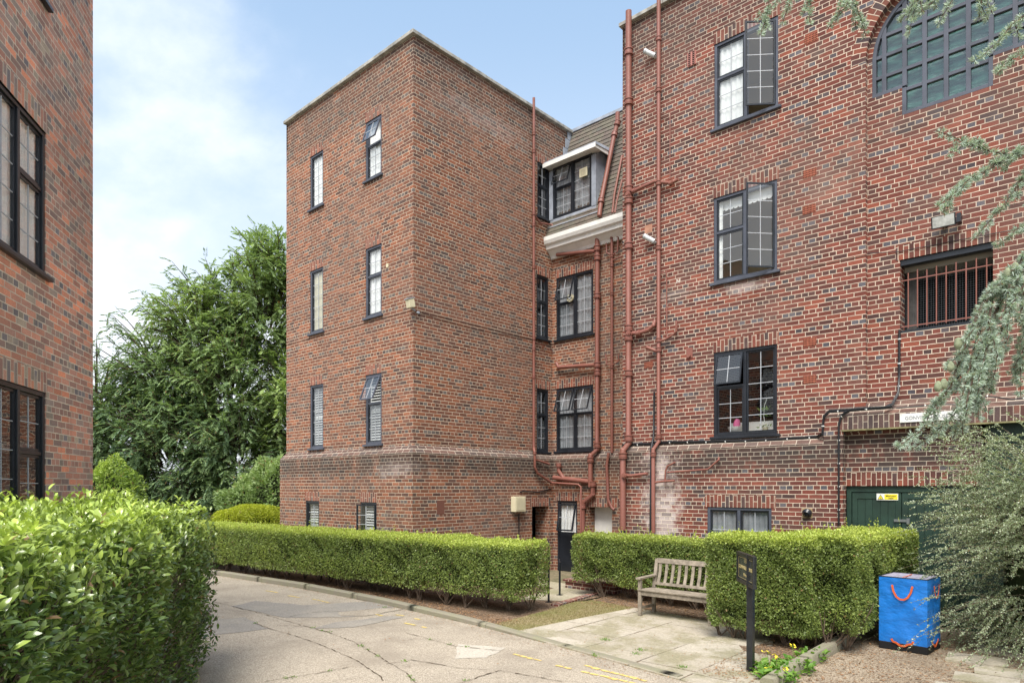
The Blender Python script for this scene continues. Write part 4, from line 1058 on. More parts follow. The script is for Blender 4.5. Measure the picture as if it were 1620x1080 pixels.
# ------------------------------------------------------------------ GROUND
def ground_mat(name, base, fleck, sc_=60, stain=(.30, .25, .2), amt=.5, bumpd=.4, third=None):
    m_, t, b = mat(name); ob = t.n('ShaderNodeNewGeometry').outputs['Position']
    f = t.vor(ob, sc_, out=1); fs = t.sep(f)[0]
    c_ = t.mix(t.ss(fs, .2, .9), base, fleck)
    if third: c_ = t.mix(t.ss(t.sep(f)[1], .80, .86), c_, third)
    big = t.noise(ob, .9, 6, .65); c_ = t.mix(t.ss(big, .42, .7, 0., amt), c_, stain)
    fn_ = t.noise(ob, 30, 5, .7); c_ = t.mix(.5, c_, t.mix(t.ss(fn_, .3, .7), (.65, .65, .65), (1.25, 1.25, 1.25)), 'MULTIPLY')
    st1 = t.noise(t.vm('ADD', ob, (5., 2., 0.)), 2.6, 7, .72); c_ = t.mix(t.ss(st1, .56, .72, 0., .5), c_, tuple(x * .7 for x in stain))
    t.set(b.inputs['Base Color'], c_); b.inputs['Roughness'].default_value = .95; b.inputs['Specular IOR Level'].default_value = .2
    bp = t.n('ShaderNodeBump'); bp.inputs['Strength'].default_value = bumpd; bp.inputs['Distance'].default_value = .01
    t.set(bp.inputs['Height'], t.m('ADD', fn_, t.m('MULTIPLY', t.vor(ob, sc_), .8))); t.set(b.inputs['Normal'], bp.outputs[0]); return m_
M['drive'] = ground_mat('exposed aggregate concrete', (.39, .335, .26), (.54, .47, .375), 130, (.30, .255, .20), .8, .7, (.24, .20, .16))
M['patch'] = ground_mat('grey asphalt repair', (.25, .23, .20), (.34, .31, .27), 140, (.38, .34, .28), .75)
M['slab'] = ground_mat('york stone slab', (.36, .32, .24), (.42, .38, .29), 25, (.24, .23, .12), .65, .3)
M['soil'] = ground_mat('bark and soil', (.13, .085, .055), (.24, .165, .11), 55, (.07, .05, .035), .6, .9, (.36, .26, .18))
M['moss'] = ground_mat('mossy turf', (.22, .175, .09), (.32, .26, .14), 60, (.16, .19, .05), .8, .9, (.40, .32, .20))
M['grit'] = ground_mat('pine needle litter', (.30, .235, .165), (.46, .38, .28), 80, (.20, .15, .10), .6, .9, (.16, .11, .08))
M['earth'] = ground_mat('ground', (.16, .14, .09), (.24, .20, .13), 20, (.08, .10, .04), .7)
M['kerb'] = simple('concrete kerb', (.36, .32, .25), .95, .2, nz=.3, nscale=5, bump=.8, c2=(.25, .24, .16))
def sheet(name, pts, z, mt, kind='structure', label=None):
    mb = MB(); mb.face([(p[0], p[1], z) for p in pts]); o = mb.build(name, mt, None)
    for p in o.data.polygons:
        if p.normal.z < 0: o.data.flip_normals(); break
    if kind: o['kind'] = kind
    return o
sheet('ground', [(-300, -300), (300, -300), (300, 300), (-300, 300)], -.012, M['earth'])
kp = [(-30, -4.5), (-16, -3.2), (-9, -2.4), (-4.94, -1.84), (-1.92, -1.60), (1.06, -1.60), (3.49, -1.76), (5.31, -1.96), (7.44, -2.30), (8.35, -2.5), (9.8, -2.9)]
lf = [W(-2.2, -4), W(-3.5, 7.3), W(-4.2, 8.6), W(-5.0, 9.6), W(-12, 12), W(-40, 14)]
drive = [(p[0], p[1]) for p in kp] + [(14, -3.6), (22, -6), (24, -30)] + [W(-2.2, -6)] + lf[:] + [(-40, -12)]
sheet('driveway', drive, 0., M['drive'])
sheet('planting_bed', [(kp[i][0], kp[i][1]) for i in range(2, 7)] + [(3.9, -1.72), (3.75, -.2), (3.55, .9), (3.6, 2.6), (3.3, 2.7), (.2, 2.7), (.2, -.1), (-9, -.1)], .012, M['soil'])
sheet('moss_lawn', [(3.9, -1.80), (4.55, -1.88), (4.52, -1.10), (4.71, 1.16), (3.72, 1.3), (3.55, .9), (3.75, -.2)], .016, M['moss'])
sheet('back_bed', [(3.72, 1.25), (6.6, 1.0), (8.3, -.5), (8.3, 2.6), (3.45, 2.66)], .010, M['soil'])
sheet('front_bed', [(7.9, -1.9), (8.34, -2.0), (8.33, .2), (7.7, .2), (7.3, -.35), (7.75, -1.0)], .020, M['soil'])
sheet('side_path', [(8.36, -2.55), (9.8, -2.9), (14, -3.6), (14, 3), (8.36, 3.2)], .006, M['grit'])
sheet('entry_path', [(.2, 2.7), (3.3, 2.7), (3.55, 1.0), (2.6, .4), (2.2, 2.0), (.2, 2.2)], .018, M['slab'])
# flagstones, each its own slab with open joints
fl = MB(); random.seed(11)
def inpoly(x, y, P):
    c = False; j = len(P) - 1
    for i in range(len(P)):
        if (P[i][1] > y) != (P[j][1] > y) and x < (P[j][0] - P[i][0]) * (y - P[i][1]) / (P[j][1] - P[i][1]) + P[i][0]: c = not c
        j = i
    return c
def clip_poly(P, a, b, c):        # keep a*x+b*y<=c
    out = []
    for i in range(len(P)):
        p, q = P[i], P[(i + 1) % len(P)]; fp, fq = a * p[0] + b * p[1] - c, a * q[0] + b * q[1] - c
        if fp <= 0: out.append(p)
        if fp * fq < 0: k = fp / (fp - fq); out.append((p[0] + (q[0] - p[0]) * k, p[1] + (q[1] - p[1]) * k))
    return out
x = 4.2
while x < 8.6:
    wx = random.choice([.62, .75, .9]); y = -2.5 + random.uniform(-.2, 0)
    while y < 1.1:
        wy = random.choice([.5, .62, .8, .95]); g = .006
        P = [(x + g, y + g), (x + wx - g, y + g), (x + wx - g, y + wy - g), (x + g, y + wy - g)]
        P = [(p[0] + random.uniform(-.012, .012), p[1] + random.uniform(-.012, .012)) for p in P]
        P = clip_poly(P, -1, .09, -4.62); P = clip_poly(P, -.17, -1, 1.06)  # left edge, kerb line
        P = clip_poly(P, .12, 1, 1.70); P = clip_poly(P, 1, .35, 7.62)
        if len(P) >= 3:
            z = .020 + random.uniform(-.004, .004); n = len(P)
            fl.face([(p[0], p[1], z + random.uniform(-.0015, .0015)) for p in P])
            for i in range(n): q = P[(i + 1) % n]; fl.face([(P[i][0], P[i][1], z), (q[0], q[1], z), (q[0], q[1], -.01), (P[i][0], P[i][1], -.01)])
        y += wy
    x += wx
m_, t, b_ = mat('flagstone'); geo_ = t.n('ShaderNodeNewGeometry'); ob = geo_.outputs['Position']
c_ = t.mix(geo_.outputs['Random Per Island'], (.36, .315, .24), (.47, .42, .34)); c_ = t.mix(t.ss(t.noise(ob, 1.6, 7, .7), .44, .60, 0., .75), c_, (.25, .225, .13))
c_ = t.mix(.6, c_, t.mix(t.ss(t.noise(ob, 35, 5, .7), .3, .7), (.65, .65, .65), (1.25, 1.25, 1.25)), 'MULTIPLY'); t.set(b_.inputs['Base Color'], c_); b_.inputs['Roughness'].default_value = .93
bp = t.n('ShaderNodeBump'); bp.inputs['Strength'].default_value = .5; bp.inputs['Distance'].default_value = .015; t.set(bp.inputs['Height'], t.noise(ob, 14, 6, .65)); t.set(b_.inputs['Normal'], bp.outputs[0]); M['flag'] = m_
o = fl.build('patio', M['flag'], None); o['kind'] = 'structure'
sheet('patio_bed', [(4.55, -1.80), (5.31, -1.90), (8.0, -2.3), (8.3, -1.0), (6.7, 1.1), (4.7, 1.2), (4.5, -1.1)], .0125, M['soil'])
# flagstones by the right hand shrub
fl = MB()
for (px, py, w_, h_, a_) in ((1545, 1046, .62, .5, .1), (1600, 1068, .7, .45, .15), (1560, 1078, .6, .4, .1), (1590, 1032, .6, .5, .1), (1540, 1100, .7, .5, .1)):
    c = gnd(px, py); P = [(-w_ / 2, -h_ / 2), (w_ / 2, -h_ / 2), (w_ / 2, h_ / 2), (-w_ / 2, h_ / 2)]
    cs, sn = math.cos(a_), math.sin(a_); P = [(c.x + p[0] * cs - p[1] * sn, c.y + p[0] * sn + p[1] * cs) for p in P]
    z = random.uniform(.030, .040)
    fl.hexa([(p[0], p[1], 0) for p in P] + [(p[0], p[1], z) for p in P])
o = fl.build('stepping_stones', M['flag'], None); o['kind'] = 'structure'
# asphalt repairs, cracks, yellow marks on the drive
def gpoly(name, pts, z, mt):
    G_ = [gnd(*p) for p in pts]; out = []
    for a, b in zip(G_, G_[1:] + G_[:1]):
        n = max(2, int((b - a).length / .08))
        for i in range(n):
            q = a.lerp(b, i / n); k = 0 if i == 0 else 1; out.append((q.x + k * (mnoise.noise(q * 3.1) * .05 + random.uniform(-.008, .008)), q.y + k * (mnoise.noise(q * 2.7 + Vector((9, 1, 0))) * .05 + random.uniform(-.008, .008))))
    return sheet(name, out, z, mt)
gpoly('asphalt_patch', [(365, 959), (405, 950), (480, 957), (610, 949), (648, 955), (560, 975), (455, 977)], .004, M['patch'])
gpoly('asphalt_patch', [(318, 982), (385, 976), (425, 994), (330, 1006), (300, 1005)], .004, M['patch'])
gpoly('asphalt_patch', [(495, 994), (530, 984), (620, 974), (640, 976), (560, 992)], .005, M['patch'])
gpoly('asphalt_patch', [(535, 968), (600, 962), (640, 963), (580, 974), (540, 974)], .008, M['drive'])
gpoly('concrete_patch', [(725, 1018), (800, 1024), (770, 1040), (720, 1042)], .004, ground_mat('pale concrete', (.46, .42, .35), (.54, .49, .41), 150))
ym = MB(); random.seed(3)
M['yline'] = simple('worn yellow line paint', (.62, .47, .17), .9, .2, nz=.2, nscale=20)
def ymark(p, q, w_=.06):
    a, b = gnd(*p), gnd(*q); n = max(1, int((b - a).length / .12)); dv = (b - a).normalized(); sd_ = Vector((-dv.y, dv.x, 0))
    for i in range(n):
        if random.random() < .22: continue
        s0 = a.lerp(b, (i + random.uniform(0, .1)) / n); s1 = a.lerp(b, (i + random.uniform(.85, 1)) / n); ww = w_ * random.uniform(.3, .55); oo = sd_ * random.uniform(-.01, .01)
        k = 6
        up = [s0.lerp(s1, j / k) + sd_ * ww * random.uniform(.7, 1.1) + oo for j in range(k + 1)]; dn = [s0.lerp(s1, j / k) - sd_ * ww * random.uniform(.7, 1.1) + oo for j in range(k + 1)]
        for j in range(k): ym.face([(up[j].x, up[j].y, .006), (up[j + 1].x, up[j + 1].y, .006), (dn[j + 1].x, dn[j + 1].y, .006), (dn[j].x, dn[j].y, .006)])
ymark((592, 971), (620, 977)); ymark((626, 972), (640, 974)); ymark((655, 978), (665, 980)); ymark((640, 985), (676, 993))
ymark((878, 1052), (1010, 1082), .07); ymark((924, 1052), (1040, 1082), .07); ymark((812, 1034), (856, 1045)); ymark((420, 934), (440, 937)); ymark((455, 942), (475, 945)); ymark((495, 947), (520, 953)); 
o = ym.build('yellow_lines', M['yline'], None, recalc=False); o['kind'] = 'structure'
ck = MB(); M['crack'] = simple('crack dirt', (.10, .075, .05), 1, .1, nz=.3, nscale=30)
crack_paths = [[(400, 985), (430, 995), (475, 1008), (520, 1025), (560, 1043), (600, 1068), (610, 1080)], [(430, 990), (480, 990), (520, 1000), (560, 1015), (610, 1045), (640, 1062), (662, 1085)],
               [(420, 1078), (500, 1065), (570, 1052)], [(610, 1050), (650, 1044), (690, 1050), (730, 1057), (780, 1060)], [(460, 975), (500, 968), (560, 966), (640, 958)], [(330, 950), (365, 958), (420, 972), (480, 990)], [(700, 1090), (790, 1060), (900, 1080)], [(640, 1000), (720, 1022), (800, 1030)]]
cpts = []
for P in crack_paths:
    G_ = [gnd(*p) for p in P]; line = []
    for a, b in zip(G_, G_[1:]):
        n = max(2, int((b - a).length / .07))
        for i in range(n): q = a.lerp(b, i / n); line.append(q + Vector((random.uniform(-.012, .012), random.uniform(-.012, .012), 0)))
    for a, b in zip(line, line[1:]):
        dv = (b - a).normalized(); sd_ = Vector((-dv.y, dv.x, 0)); ww = random.choice([.002, .003, .005, .008]) * (1.6 if random.random() < .15 else 1)
        ck.face([(a + sd_ * ww)[:2] + (.009,), (b + sd_ * ww * .7)[:2] + (.009,), (b - sd_ * ww * .7)[:2] + (.009,), (a - sd_ * ww)[:2] + (.009,)]); cpts.append(a)
o = ck.build('cracks', M['crack'], None, recalc=False); o['kind'] = 'structure'
# kerbs
def kerb(name, path, wd_, hts, label, cat='kerb', seg=1.7, rnd=0):
    P = [Vector((p[0], p[1], 0)) for p in path]; out = []
    acc = 0; pts = [(P[0], hts[0])]
    for i in range(len(P) - 1):
        L = (P[i + 1] - P[i]).length; n = max(1, int(L / .15))
        for k in range(1, n + 1): pts.append((P[i].lerp(P[i + 1], k / n), hts[i] + (hts[i + 1] - hts[i]) * k / n))
    mb = MB(); dist = 0
    for i in range(len(pts) - 1):
        (a, ha), (b, hb) = pts[i], pts[i + 1]; dist += (b - a).length
        if dist > seg: dist = 0; b_ = a.lerp(b, .93)
        else: b_ = b
        dv = (b - a).normalized(); n_ = Vector((-dv.y, dv.x, 0))
        jt = lambda p: mnoise.noise(p * 6) * .008
        A = [a, a + n_ * wd_]; B = [b_, b_ + n_ * wd_]; j1, j2 = jt(a), jt(b_)
        ch = .022
        for (p, q) in (((A[0] + Vector((0, 0, -.02))), (B[0] + Vector((0, 0, -.02)))),): pass
        prof = lambda o_, h, j: [o_ + Vector((0, 0, -.02)) + n_ * j, o_ + n_ * j + Vector((0, 0, max(h - ch, .0))), o_ + n_ * (ch + j) + Vector((0, 0, h + j * .5)), o_ + n_ * (wd_ - ch * .6) + Vector((0, 0, h + j * .5)), o_ + n_ * wd_ + Vector((0, 0, h - ch)), o_ + n_ * wd_ + Vector((0, 0, -.02))]
        pa, pb = prof(a, ha, j1), prof(b_, hb, j2)
        for k in range(5): mb.face([pa[k], pb[k], pb[k + 1], pa[k + 1]])
        if i in (0, len(pts) - 2) or b_ is not b: mb.face(pb); mb.face(pa)
    o = mb.build(name, M['kerb'], None, smooth=True); o['kind'] = 'structure'; return o
kerb('drive_kerb', kp[1:9], .13, [.11, .11, .11, .11, .10, .08, .035, .028], '')
kerb('bed_kerb', [(8.27, -2.02), (8.26, -1.2), (8.235, .5), (8.22, 2.6)][::-1], .15, [.14, .14, .14, .12], '')
kerb('laurel_kerb', [W(-4.6, 9.3), W(-4.2, 8.75), W(-3.85, 8.0), W(-3.52, 7.4), W(-3.2, 6.6), W(-2.4, 2.)], .10, [.09] * 6, '')
# brick edging by the entry, step
mb = MB(); 
a, b = gnd(884, 960), gnd(948, 941); dv = (b - a).normalized(); nn = Vector((-dv.y, dv.x, 0))
mb.hexa([a, b, b + nn * .16, a + nn * .16] + [p + Vector((0, 0, .045)) for p in (a, b, b + nn * .16, a + nn * .16)]); o = mb.build('brick_edging', M['brick_m'], None); o['kind'] = 'structure'
mb = MB(); mb.box(2.35, 3.6, 2.2, 2.45, 0, .16); mb.box(2.3, 3.65, 2.17, 2.47, .16, .2); o = mb.build('low_wall', [M['brick_m']], None); tag(o, 'low brick kerb wall beside the sunken entry behind the hedge', 'wall')
# handrail posts
for pp, lb_, hz in (((868, 953), 'black rail post at the end of the long hedge', 1.12), ((885.5, 942), 'black rail post before the brick return of the entry', .66)):
    g0 = gnd(*pp); e = empty('rail_post', g0, 0, lb_, 'post', 'black posts at the entry')
    mb = MB(); mb.box(-.014, .014, -.014, .014, 0, hz); mb.build('post', M['black'], e); mb = MB(); mb.box(-.05, .05, -.05, .05, 0, .025); mb.build('base_plate', M['black'], e)
    mb = MB(); mb.bar((0, 0, hz), (-.30, .36, hz + .02), .022, .012); mb.build('handrail', M['black'], e)

# ------------------------------------------------------------------ BENCH
M['teak'] = simple('weathered grey teak', (.27, .23, .18), .85, .2, nz=.3, nscale=9, bump=.5)
bx, by = 5.16, .55; BL = 1.30
e = empty('garden_bench', (bx, by, .02), R(0), 'weathered slatted wooden bench tucked behind the clipped hedge on the paving', 'bench')
def bpart(name, boxes, bev=.004):
    mb = MB()
    for b_ in boxes:
        if len(b_) == 6: mb.box(*b_)
        else: mb.bar(*b_)
    return mb.build(name, M['teak'], e, bevel=bev)
for x in (0.0, BL - .055): bpart('leg', [(x, x + .055, 0, .055, 0, .60)])
for x in (0.0, BL - .055): bpart('leg', [((x + .0275, .47, 0), (x + .0275, .47, .42), .055, .055, (0, 1, 0)), ((x + .0275, .47, .42), (x + .0275, .58, .90), .055, .05, (0, 1, 0))])
for x in (-.02, BL - .065): bpart('armrest', [((x + .043, -.04, .615), (x + .043, .50, .625), .085, .03)])
bpart('front_rail', [(.055, BL - .055, .01, .04, .34, .42)])
for x in (.012, BL - .043): bpart('side_rail', [(x, x + .03, .055, .45, .35, .41)]); bpart('stretcher', [(x, x + .03, .055, .45, .10, .145)])
for k in range(6): bpart('seat_slat', [(-.0 if k else .0, BL, -.015 + k * .078, .052 + k * .078, .42 - .004 * k, .442 - .004 * k)], .003)
bpart('top_rail', [((.0275, .575, .87), (BL - .0275, .575, .87), .035, .085, (0, .2, 1))]); bpart('lower_rail', [((.0275, .485, .49), (BL - .0275, .485, .49), .035, .05, (0, .2, 1))])
n = 10
for k in range(n):
    x = .10 + (BL - .2) * k / (n - 1); mb = MB(); pr = None
    pts = [Vector((x, .485 + .085 * (q / 5) + .018 * math.sin(math.pi * q / 5), .50 + .34 * q / 5)) for q in range(6)]
    for a, b in zip(pts, pts[1:]): mb.bar(a, b + (b - a) * .02, .05, .016, (0, 1, 0))
    mb.build('back_slat', M['teak'], e)

# ------------------------------------------------------------------ NOTICE POST
g0 = gnd(1187.5, 1064); M['postblack'] = simple('black post paint', (.018, .02, .022), .35, .5, nz=.3, nscale=10)
e = empty('notice_post', g0, 0, 'black notice board with gold lettering on a square post before the hedge', 'sign')
zt = at(1187, 884, (g0 - Vector((CX, CY, 0))).dot(Vector((EU[1], EV[1], 0)))).z
mb = MB(); mb.box(-.036, .036, -.036, .036, -.02, zt + .03); mb.box(-.04, .04, -.04, .04, zt + .03, zt + .045); mb.build('post', M['postblack'], e, bevel=.004)
pR, pL = at(1193.5, 906, 7.58), at(1167, 897, 8.30)
ax = Vector((pL.x - pR.x, pL.y - pR.y, 0)); bw = ax.length; ax.normalize(); bn = Vector((-ax.y, ax.x, 0))
if bn.dot(Vector((CX, CY, 0)) - Vector((pR.x, pR.y, 0))) < 0: bn = -bn
o0 = Vector((pR.x, pR.y, 0)) - g0; o0.z = 0; zb, zt2 = CAMH - 160.5 / F * 7.58, CAMH - 111.5 / F * 7.58
if zt2 < zb: zb, zt2 = zt2, zb
ST = lambda s, d, z: o0 + ax * s + bn * d + Vector((0, 0, z))
mb = MB(); mb.boxT(ST, 0, bw, -.02, .0, zb, zt2)
mb.build('board', M['signback'], e)
mb = MB(); f_ = .035
mb.boxT(ST, -.0, bw, -.025, .016, zb - .01, zb + f_); mb.boxT(ST, 0, bw, -.025, .016, zt2 - f_, zt2 + .01); mb.boxT(ST, 0, f_, -.025, .0155, zb + f_, zt2 - f_); mb.boxT(ST, bw - f_, bw, -.025, .0155, zb + f_, zt2 - f_)
mb.build('board_frame', M['postblack'], e, bevel=.003)
mb = MB(); i_ = .05
for a, b, c, d_ in ((i_, bw - i_, zb + i_, zb + i_ + .004), (i_, bw - i_, zt2 - i_ - .004, zt2 - i_), (i_, i_ + .004, zb + i_, zt2 - i_), (bw - i_ - .004, bw - i_, zb + i_, zt2 - i_)): mb.boxT(ST, a, b, .0005, .002, c, d_)
mb.build('gold_line', M['gold'], e)
# lettering runs from the viewer's left (far end) to the right (post end)
def board_text(body, size, zc, sx=1.):
    rz = math.atan2(-ax.y, -ax.x); c = ST(bw / 2, .002, zc); return text_mesh(body, size, c, M['gold'], e, rot=(R(90), 0, rz), sx=sx, align='CENTER', bold=.001)
board_text('11', .085, zb + .245, 1.2); board_text('GONVILLE HOUSE', .058, zb + .165, 1.25); board_text('GONVILLE HOUSE', .058, zb + .1655, 1.25) if False else None
board_text('Private', .050, zb + .085, 1.3)

# ------------------------------------------------------------------ BLUE BAG
m_, t, b_ = mat('blue woven bag'); ob = t.n('ShaderNodeTexCoord').outputs['Object']
t.set(b_.inputs['Base Color'], t.mix(t.ss(t.noise(ob, 9, 5, .6), .3, .7), (.012, .17, .58), (.016, .19, .63))); b_.inputs['Roughness'].default_value = .38
bp = t.n('ShaderNodeBump'); bp.inputs['Strength'].default_value = .7; bp.inputs['Distance'].default_value = .03
t.set(bp.inputs['Height'], t.m('ADD', t.noise(t.vm('MULTIPLY', ob, (1, 1, 1.6)), 6, 3, .5), t.m('MULTIPLY', t.noise(ob, 200, 2), .03))); t.set(b_.inputs['Normal'], bp.outputs[0]); M['bag'] = m_
M['orange'] = simple('orange webbing', (.62, .12, .03), .7, .3, nz=.12, nscale=30)
e = empty('storage_bag', (9.02, 1.10, .006), R(-4), 'tall blue woven storage bag with orange handles on the side path', 'bag')
S_ = .285; HB = .96; ng = 14
def side(mb, T, w_, z0, z1, amp=.016, seed=0):
    for i in range(ng):
        for j in range(ng):
            q = []
            for (a, b) in ((i, j), (i + 1, j), (i + 1, j + 1), (i, j + 1)):
                u, v = a / ng, b / ng; edge = min(u, 1 - u, v, 1 - v) * 6; edge = min(1, edge)
                nz_ = mnoise.noise(Vector((u * 3.2 + seed, v * 5.5, seed * 2.2))) * amp * 1.7 + mnoise.noise(Vector((u * 9 + seed, v * 11, 4.))) * amp * .7
                q.append(T(-w_ + 2 * w_ * u, nz_ * edge, z0 + (z1 - z0) * v))
            mb.face(q)
mb = MB()
side(mb, lambda s, d, z: Vector((s, -S_ - d, z)), S_, .10, HB, seed=1); side(mb, lambda s, d, z: Vector((s, S_ + d, z)), S_, .10, HB, seed=2)
side(mb, lambda s, d, z: Vector((S_ + d, s, z)), S_, .10, HB, seed=3); side(mb, lambda s, d, z: Vector((-S_ - d, s, z)), S_, .10, HB, seed=5)
mb.build('bag_body', M['bag'], e, smooth=True)
mb = MB(); mb.box(-S_ - .004, S_ + .004, -S_ - .004, S_ + .004, 0, .105); mb.build('base', simple('black bag base', (.012, .012, .013), .7, .3), e, bevel=.012)
mb = MB()
for i in range(10):
    for j in range(10):
        q = []
        for (a, b) in ((i, j), (i + 1, j), (i + 1, j + 1), (i, j + 1)):
            u, v = a / 10, b / 10; edge = min(1, min(u, 1 - u, v, 1 - v) * 5)
            q.append(Vector((-S_ + 2 * S_ * u, -S_ + 2 * S_ * v, HB - .004 - edge * (.018 + .01 * mnoise.noise(Vector((u * 4, v * 4, 1)))))))
        mb.face(q)
mb.build('lid', simple('pale mesh lid', (.42, .40, .52), .35, .5, nz=.2, nscale=20), e, smooth=True)
mb = MB()
for a, b in (((-S_, -S_), (S_, -S_)), ((S_, -S_), (S_, S_)), ((S_, S_), (-S_, S_)), ((-S_, S_), (-S_, -S_))): mb.tube([(*a, HB), (*b, HB)], .006, 6)
mb.build('trim', M['black'], e)
mb = MB(); mb.bar((-.02, -S_ + .0, HB - .004), (-.05, S_, HB - .008), .012, .004); mb.build('zip', M['orange'], e)
def strap(pts, wd_=.024, nrm=(0, -1, 0)):
    mb = MB(); P = [Vector(p) for p in pts]
    for a, b in zip(P, P[1:]): mb.bar(a, b + (b - a) * .03, wd_, .006, nrm)
    return mb.build('handle', M['orange'], e)
y = -S_ - .016
def loop(cx_, ztop, zlow, hw, fx):
    return [fx(cx_ - hw, ztop), fx(cx_ - hw * .86, ztop - (ztop - zlow) * .45), fx(cx_ - hw * .55, zlow + .03), fx(cx_ - hw * .2, zlow), fx(cx_ + hw * .2, zlow), fx(cx_ + hw * .55, zlow + .03), fx(cx_ + hw * .86, ztop - (ztop - zlow) * .45), fx(cx_ + hw, ztop)]
strap(loop(.0, .86, .68, .12, lambda a, z: (a, -S_ - .02 - (.86 - z) * .06, z))); strap(loop(.0, .15, .075, .13, lambda a, z: (a, -S_ - .016, z)))
strap(loop(.05, .86, .70, .11, lambda a, z: (S_ + .02, a, z)), nrm=(1, 0, 0)); strap(loop(.0, .15, .075, .13, lambda a, z: (S_ + .016, a, z)), nrm=(1, 0, 0))

# ------------------------------------------------------------------ VEGETATION
def n3(P, f, s=0.):            # cheap smooth noise from sines, -1..1
    x, y, z = P[:, 0] * f + s, P[:, 1] * f + s * 1.7, P[:, 2] * f + s * .6
    return (np.sin(x * 1.3 + np.sin(y * 1.1) * 1.4) + np.sin(y * 1.7 + np.sin(z * 1.3) * 1.2) + np.sin(z * 1.9 + np.sin(x * .9) * 1.3) + .6 * np.sin(x * 3.1 + y * 2.3 + z * 2.9)) / 3.6
def hedge(name, path, width, z0, z1, label, group, nleaf, mt='privet', L=(.022, .036), stems=14, tone_top=.85, seed=1, shoots=1.0, deep=.10, nbow=.0):
    """clipped hedge along a path: a skin of small leaves over an inner mass, twiggy stems under it"""
    rg = np.random.default_rng(seed)
    P = np.array(path, float); seg = P[1:] - P[:-1]; sl = np.linalg.norm(seg, axis=1); cum = np.concatenate([[0], np.cumsum(sl)]); tot = cum[-1]
    # the vertex frames (mitred)
    def frame(s):
        s = np.clip(s, 0, tot - 1e-6); i = np.clip(np.searchsorted(cum, s, side='right') - 1, 0, len(sl) - 1)
        d_ = seg[i] / sl[i][:, None]; p = P[i] + d_ * (s - cum[i])[:, None]
        # blended direction near bends
        return p, d_
    W_ = width; H_ = z1 - z0; r = .07
    per_side = H_; per_top = W_
    # surfaces: two sides, top, two ends (weights by area)
    A = np.array([tot * H_, tot * H_, tot * W_ * 1.15, W_ * H_, W_ * H_, tot * W_ * .35]); A /= A.sum()
    kind = rg.choice(6, nleaf, p=A); u = rg.random(nleaf); v = rg.random(nleaf)
    s = u * tot; off = np.zeros(nleaf); z = np.zeros(nleaf); No = np.zeros((nleaf, 3))
    m = kind < 2; off[m] = np.where(kind[m] == 0, W_ / 2, -W_ / 2); z[m] = z0 + v[m] ** .9 * H_
    m = kind == 2; off[m] = (v[m] - .5) * W_; z[m] = z1
    m = kind == 5; off[m] = (v[m] - .5) * W_; z[m] = z0
    m = kind >= 3; m &= kind < 5; s[m] = np.where(kind[m] == 3, 0, tot); off[m] = (u[m] - .5) * W_; z[m] = z0 + v[m] * H_
    p, d_ = frame(s); lat = np.stack([-d_[:, 1], d_[:, 0]], 1)
    m = kind < 2; No[m, :2] = lat[m] * np.sign(off[m])[:, None]
    No[kind == 2, 2] = 1; No[kind == 5, 2] = -1
    No[kind == 3, :2] = -d_[kind == 3]; No[kind == 4, :2] = d_[kind == 4]
    X = np.concatenate([p + lat * off[:, None], z[:, None]], 1)
    if nbow: X[:, 2] += 0
    # rounded arrises
    ez = np.clip((z1 - X[:, 2]) / r, 0, 1); k_ = (1 - ez) ** 2 * r * .6
    m = kind != 2; X[m] -= No[m] * k_[m][:, None]
    eo = np.clip((W_ / 2 - np.abs(off)) / r, 0, 1); m = kind == 2; X[m, 2] -= ((1 - eo[m]) ** 2) * r * .6
    # lumps and thin areas
    lump = n3(X, 2.2, seed) * .045 + n3(X, 5.5, seed * 2.) * .026 + n3(X, 11., seed * 3.) * .012
    X += No * lump[:, None]
    dep = rg.exponential(deep * .38, nleaf); dep = np.minimum(dep, deep * 2.2)
    thin = np.clip(n3(X, 4.2, seed + 9.) - .15, 0, 1) * .16 * (kind != 2); dep += thin
    X -= No * dep[:, None]
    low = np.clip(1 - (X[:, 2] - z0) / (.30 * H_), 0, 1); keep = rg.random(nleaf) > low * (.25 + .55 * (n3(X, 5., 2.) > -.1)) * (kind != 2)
    # young shoots on the top
    D = rg.normal(size=(nleaf, 3)) * .9 + No * .7 + np.array([0, 0, .35]); Nn = No + rg.normal(size=(nleaf, 3)) * .75
    top = kind == 2
    if shoots: X[top, 2] += np.abs(rg.normal(size=top.sum())) * .018 * shoots
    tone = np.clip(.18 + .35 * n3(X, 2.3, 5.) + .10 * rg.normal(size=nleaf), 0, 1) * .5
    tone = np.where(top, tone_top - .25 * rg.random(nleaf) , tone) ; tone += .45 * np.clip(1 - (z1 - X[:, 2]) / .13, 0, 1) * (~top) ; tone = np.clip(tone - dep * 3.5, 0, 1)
    e = empty(name, (0, 0, 0), 0, label, 'hedge', group)
    X, D, Nn, tone = X[keep], D[keep], Nn[keep], tone[keep]
    # sprigs that stand up out of the clipped top
    ns = int(tot * 26 * shoots)
    if ns:
        ss_ = rg.random(ns) * tot; oo = (rg.random(ns) - .5) * W_; pp, dd = frame(ss_); la = np.stack([-dd[:, 1], dd[:, 0]], 1); ht = rg.random(ns) ** 3.5 * .17 + .02
        k = 7; base = np.concatenate([pp + la * oo[:, None], np.full((ns, 1), z1)], 1)
        tt = np.linspace(.2, 1, k); XX = (base[:, None, :] + np.stack([rg.normal(size=(ns, 1)) * .02 * tt, rg.normal(size=(ns, 1)) * .02 * tt, ht[:, None] * tt], 2)).reshape(-1, 3)
        X = np.concatenate([X, XX]); D = np.concatenate([D, rg.normal(size=(ns * k, 3)) * .6 + [0, 0, .5]]); Nn = np.concatenate([Nn, rg.normal(size=(ns * k, 3))]); tone = np.concatenate([tone, np.full(ns * k, .95)])
